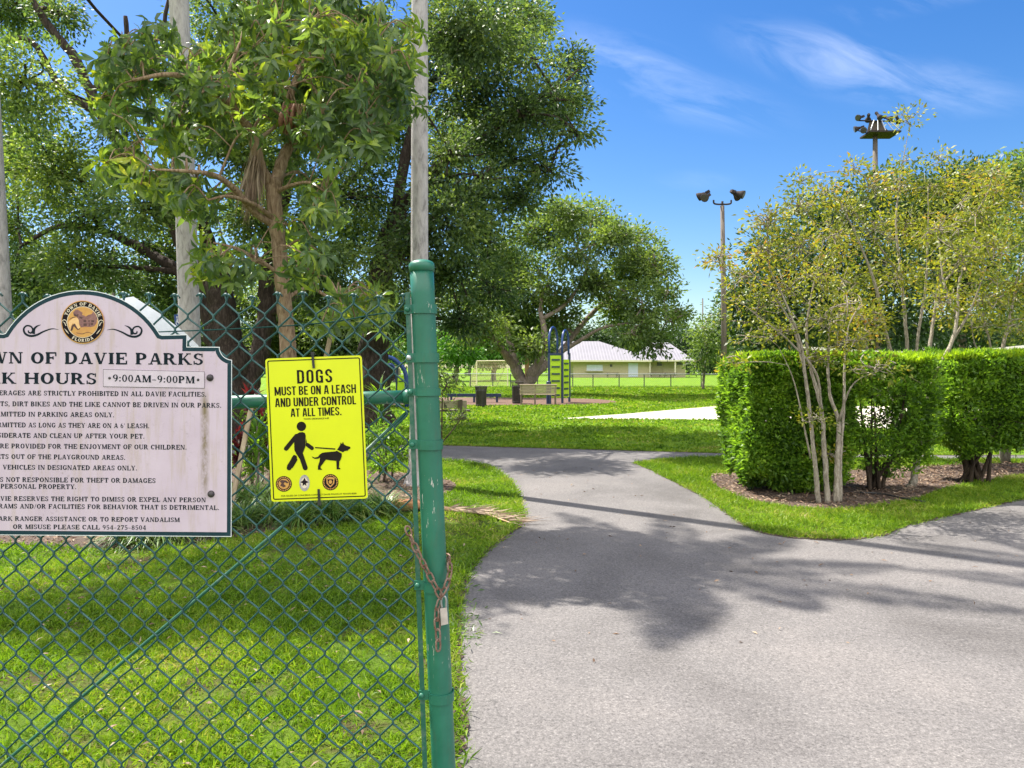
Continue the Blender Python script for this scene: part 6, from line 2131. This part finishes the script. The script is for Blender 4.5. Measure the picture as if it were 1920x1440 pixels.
for k in range(7):
    y = YN + .08 + k * .082
    mb = MB(); mb.box((x0 + .22, y - .033, .432 + k * .002), (x1 + .03, y + .033, .456 + k * .002)); mb.build('seat_slat', M['bench_slat'], bn)
mb = MB(); mb.tube([(x0 + .2, YN - .115, .86), (x1 + .05, YN - .115, .86)], .026, 8); mb.build('top_rail', M['bench_slat'], bn)

# plank bench beside the post
YK = 22.2
x0, x1 = P(770, 0, YK).x, P(878, 0, YK).x
pb = thing('plank_bench', 'weathered plank bench on square posts, its end showing right of the gate post', 'bench', ((x0 + x1) / 2, YK, 0))
M['plank'] = mat('weathered_plank', (.40, .34, .24), (.28, .23, .16), 5, .8, .3, 30, stretch=(.4, 3, 3))
mb = MB(); mb.box((x0, YK + .06, .36), (x1 - .05, YK + .10, .60)); mb.build('backrest', M['plank'], pb)
mb = MB(); mb.box((x0 - .02, YK + .15, .26), (x1 + .03, YK + .50, .31)); mb.build('seat', M['dark_wood'], pb)
for x in (x0 + .25, P(863, 0, YK).x):
    mb = MB(); mb.box((x - .065, YK - .06, 0), (x + .065, YK + .055, .63)); mb.build('post', M['dark_wood'], pb)
    mb = MB(); mb.box((x + .02, YK + .2, 0), (x + .16, YK + .42, .255)); mb.build('leg', M['dark_wood'], pb)

# ------------------------------------------------------------------ floodlight poles
M['pole'] = mat('weathered_wood_pole', (.075, .058, .046), (.14, .115, .095), 3, .85, .2, 20, stretch=(3, 3, .3))
M['lamp_dark'] = mat('dark_lamp_housing', (.025, .02, .02), (.05, .04, .038), 6, .8, spec=.15)
M['lamp_lens'] = mat('dull_lamp_lens', (.035, .03, .03), (.06, .055, .055), 6, .35)


def lamp_head(parent, c, aim, s):
    """bell shaped floodlight with ballast box and yoke"""
    c, aim = Vector(c), Vector(aim).normalized()
    mb = MB()
    prof = [(-.30, .10), (-.22, .16), (-.05, .20), (.12, .30), (.34, .36), (.36, .33)]
    mb.tube([c + aim * h * s for h, r in prof], [r * s for h, r in prof], 14)
    h = mb.build('lamp_head', M['lamp_dark'], parent, smooth=True)
    mb = MB(); mb.tube([c + aim * .365 * s, c + aim * .375 * s], [.32 * s, .30 * s], 14); mb.build('lens', M['lamp_lens'], h)
    mb = MB()
    b_ = c - aim * .52 * s
    mb.beam(b_ - aim * .18 * s, b_ + aim * .18 * s, .24 * s, .24 * s)
    mb.build('ballast_box', M['lamp_dark'], h)


Y_ = 38.0
l1 = P(1358, 700, Y_)
lp = thing('floodlight_pole', 'wooden pole with a bracket of two pairs of floodlights, left of the yellowing shrubs', 'lamp post', (l1.x, Y_, 0))
zt_ = P(0, 386, Y_).z
mb = MB(); mb.tube([(l1.x, Y_, 0), (l1.x - .03, Y_, zt_ * .5), (l1.x - .10, Y_, zt_)], [.15, .135, .105], 12); mb.build('pole', M['pole'], lp, smooth=True)
xc = l1.x - .10
a, b_ = P(1338, 375, Y_), P(1371, 375, Y_)
zz0 = P(0, 383, Y_).z
mb = MB(); mb.tube(spline([(a.x, Y_, a.z), (a.x + .02, Y_, zz0 + .05), (a.x + .2, Y_, zz0), (xc, Y_, zz0), (b_.x - .2, Y_, zz0), (b_.x - .02, Y_, zz0 + .05), (b_.x, Y_, b_.z)], 4), .045, 8); mb.tube([(xc, Y_, zt_ - .05), (xc, Y_, zz0 + .15)], .06, 8); mb.build('bracket', M['lamp_dark'], lp, smooth=True)
for (px, py, ax, ay) in ((1316, 366, -.85, .5), (1324, 369, -.6, -.75), (1387, 363, .85, -.45), (1380, 366, .8, .6)):
    lamp_head(lp, P(px, py, Y_ + ay * .3), (ax, ay, -.42), .62)
Y_ = 52.0
l2 = P(1641, 700, Y_)
ft = thing('floodlight_tower', 'tall wooden floodlight tower with a caged platform of lamps above the shrubs', 'light tower', (l2.x, Y_, 0))
zt_ = P(0, 252, Y_).z
mb = MB(); mb.tube([(l2.x, Y_, 0), (l2.x, Y_, zt_ * .5), (l2.x, Y_, zt_ + .1)], [.24, .2, .155], 12); mb.build('pole', M['pole'], ft, smooth=True)
qx = lambda px: (px - CX) / F * Y_
qz = lambda py: EYE - (py - HOR) / F * Y_
mb = MB(); mb.box((qx(1622), Y_ - .8, qz(254)), (qx(1679), Y_ + .8, qz(251))); mb.build('platform', M['lamp_dark'], ft)
mb = MB(); mb.tube([(qx(1610), Y_, qz(226)), (qx(1695), Y_, qz(228))], .05, 8); mb.build('crossarm', M['lamp_dark'], ft)
for px in (1622, 1636, 1650, 1664, 1677):
    mb = MB(); mb.tube([(qx(px) * .5 + qx(1648) * .5 + .0, Y_ - .3, qz(228)), (qx(px), Y_ - .78, qz(251))], .03, 5); mb.build('cage_bar', M['galv'], ft)
mb = MB(); mb.slab([(1630, 228), (1652, 226), (1656, 236), (1670, 249), (1625, 249)], lambda x, y, d: P(x, y, Y_ + d), .1, .5); mb.build('control_box', M['dark_wood'], ft)
for (px, py, ax, ay, az) in ((1612, 220, -.8, -.4, -.3), (1628, 222, .3, .8, -.4), (1648, 218, .2, -.5, -.7), (1666, 222, .5, -.7, -.5), (1684, 225, .6, .6, -.4), (1608, 241, -.9, .2, -.25), (1620, 244, -.5, -.8, -.3)):
    lamp_head(ft, P(px, py, Y_ + ay * .4), (ax, ay, az), .62)
mb = MB(); mb.tube([(qx(1606), Y_, qz(244)), (qx(1628), Y_, qz(250))], .04, 6); mb.build('lamp_arm', M['lamp_dark'], ft)
# thin far pole, and the dark pole under the shade trees
for nm, lab, px, Y, yt, r in (('utility_pole', 'thin far pole standing up beside the small bushy tree', 1317.5, 130, 560, .13), ('utility_pole', 'slim dark pole standing behind the arch of the rules board', 213, 25, 468, .07)):
    p = P(px, 700, Y)
    t = thing(nm, lab, 'pole', (p.x, Y, 0))
    mb = MB(); mb.tube([(p.x, Y, 0), (p.x, Y, P(0, yt, Y).z)], [r, r * .8], 9); mb.build('shaft', M['pole'], t, smooth=True)
    mb = MB(); mb.tube([(p.x, Y, P(0, yt, Y).z), (p.x, Y, P(0, yt, Y).z + .06)], [r * .9, r * .5], 9); mb.build('cap', M['lamp_dark'], t)

# ------------------------------------------------------------------ volleyball net
YV = 22.5
vx0, vx1 = P(1500, 0, YV).x, P(2010, 0, YV).x
vn = thing('volleyball_net', 'volleyball net whose white top tape sags behind the hedges', 'net', ((vx0 + vx1) / 2, YV, 0))
M['tape'] = mat('white_net_tape', (.70, .68, .60), (.62, .60, .52), 6, .7)
ctr = [P(1500, 652, YV), P(1535, 654, YV), P(1640, 660, YV), P(1740, 662, YV), P(1830, 658, YV), P(1920, 650, YV), P(2010, 640, YV)]
sp = spline(ctr, 6)
mb = MB()
for a, b_ in zip(sp[:-1], sp[1:]):
    mb.beam(a, b_, .085, .02)
mb.build('tape', M['tape'], vn)
mb = MB()
low = [Vector((p.x, p.y, p.z - .95)) for p in sp]
mb.tube(low, .008, 5)
A_ = [tuple(p) for p in sp]
for x in np.arange(vx0 + .1, vx1, .14):
    z = np.interp(x, [p[0] for p in A_], [p[2] for p in A_])
    mb.tube([(x, YV, z - .03), (x, YV, z - .95)], .0022, 3, caps=False)
for k in range(1, 7):
    mb.tube([Vector((p.x, p.y, p.z - .95 * k / 7)) for p in sp], .0022, 3, caps=False)
mb.build('cord_mesh', M['dark_post'], vn, fix=False)
for x, e in ((vx0, sp[0]), (vx1, sp[-1])):
    mb = MB(); mb.tube([(x, YV + .001, 0), (x, YV + .001, e.z + .12)], .05, 10); mb.build('post', M['pole'], vn, smooth=True)

# ------------------------------------------------------------------ blue accessible parking sign behind the board
YH = 14.0
hp_ = P(333, 700, YH)
hs2 = thing('parking_sign', 'small blue and white accessible parking sign on a post behind the rules board', 'sign', (hp_.x, YH, 0))
mb = MB(); mb.tube([(hp_.x, YH + .03, 0), (hp_.x, YH + .03, P(0, 588, YH).z)], .025, 8); mb.build('post', M['galv'], hs2)
H_ = lambda x, y, d=0: P(x, y, YH + d)
mb = MB(); mb.slab([(326, 590), (337, 589), (340.5, 613), (329, 615)], H_, 0, .004); mb.build('panel', M['blue'], hs2)
mb = MB(); mb.slab([(329.3, 615.5), (340.5, 613.6), (341.5, 626), (330.5, 627)], H_, 0, .004); mb.build('plate', M['white_edge'], hs2)
mb = MB()
ribbon(mb, [(332, 597), (333, 604), (337, 604), (338, 609)], [1.2, 1.3, 1.2, 1.2], lambda x, y, d: P(x, y, YH - d), .003, 3)
ribbon(mb, [(331.8, 601), (330.2, 605), (331.5, 609), (335, 609.5), (337, 607)], [1, 1, 1, 1, 1], lambda x, y, d: P(x, y, YH - d), .0031, 4)
mb.face(circ(331.8, 594.5, 1.2, 1.2, 10), lambda x, y, d: P(x, y, YH - d), .003)
mb.build('symbol', M['white_edge'], hs2, fix=False)

# ------------------------------------------------------------------ fallen frond on the verge
ffp = [(*G(745, 958), .06), (*G(790, 956), .05), (*G(850, 962), .035), (*G(905, 968), .03), (*G(960, 985), .02)]
fo = thing('fallen_frond', 'fallen dry palm frond lying across the grass verge onto the path', 'palm frond', ffp[2][:2] + (0,))
mb = MB()
sp = spline(ffp, 5)
mb.tube(sp, lerp_r([.055, .045, .022, .015, .006], len(sp)), 8)
mb.build('stem', mat('tan_frond_stem', (.42, .24, .12), (.50, .40, .26), 8, .7), fo, smooth=True)
mb = MB()
p0 = Vector(ffp[0])
mb.tube([p0 + Vector((-.06, .02, .0)), p0, p0 + Vector((.22, -.02, .015)), p0 + Vector((.38, -.03, .0))], [.04, .075, .06, .02], 10)
mb.build('boot', mat('orange_brown_boot', (.33, .11, .05), (.45, .22, .12), 12, .8, .4, 40), fo, smooth=True)
n = 130
i0 = rng.integers(9, len(sp), n)
bp = np.array([tuple(sp[i]) for i in i0]) + np.stack([np.zeros(n), np.zeros(n), np.full(n, .01)], 1)
Dl = np.stack([np.full(n, 1.0) + rng.normal(size=n) * .25, rng.normal(size=n) * .55 - .25, np.abs(rng.normal(size=n)) * .10], 1)
leaf_cards('leaflets', bp, Dl, rng.uniform(.18, .45, n), rng.uniform(.008, .016, n), M['dead'], fo, -.05)
# dry weeds at the foot of the gate post
wl_ = [G(850, 1040), G(862, 1075), G(855, 1110), G(848, 1150), G(860, 1165), G(880, 1185), G(846, 1190)]
wd_ = thing('dry_weed', 'sprawling grey green weed spilling onto the asphalt at the gate post', 'weed', (*wl_[2], 0))
bp = np.concatenate([np.c_[np.array([w] * 50) + rng.normal(size=(50, 2)) * [.07, .16], np.full(50, .006)] for w in wl_])
n = len(bp)
leaf_cards('leaves', bp, np.stack([rng.normal(size=n) + .5, rng.normal(size=n), np.abs(rng.normal(size=n)) * .8], 1), rng.uniform(.02, .09, n), rng.uniform(.005, .012, n), M['liriope'], wd_, .4)
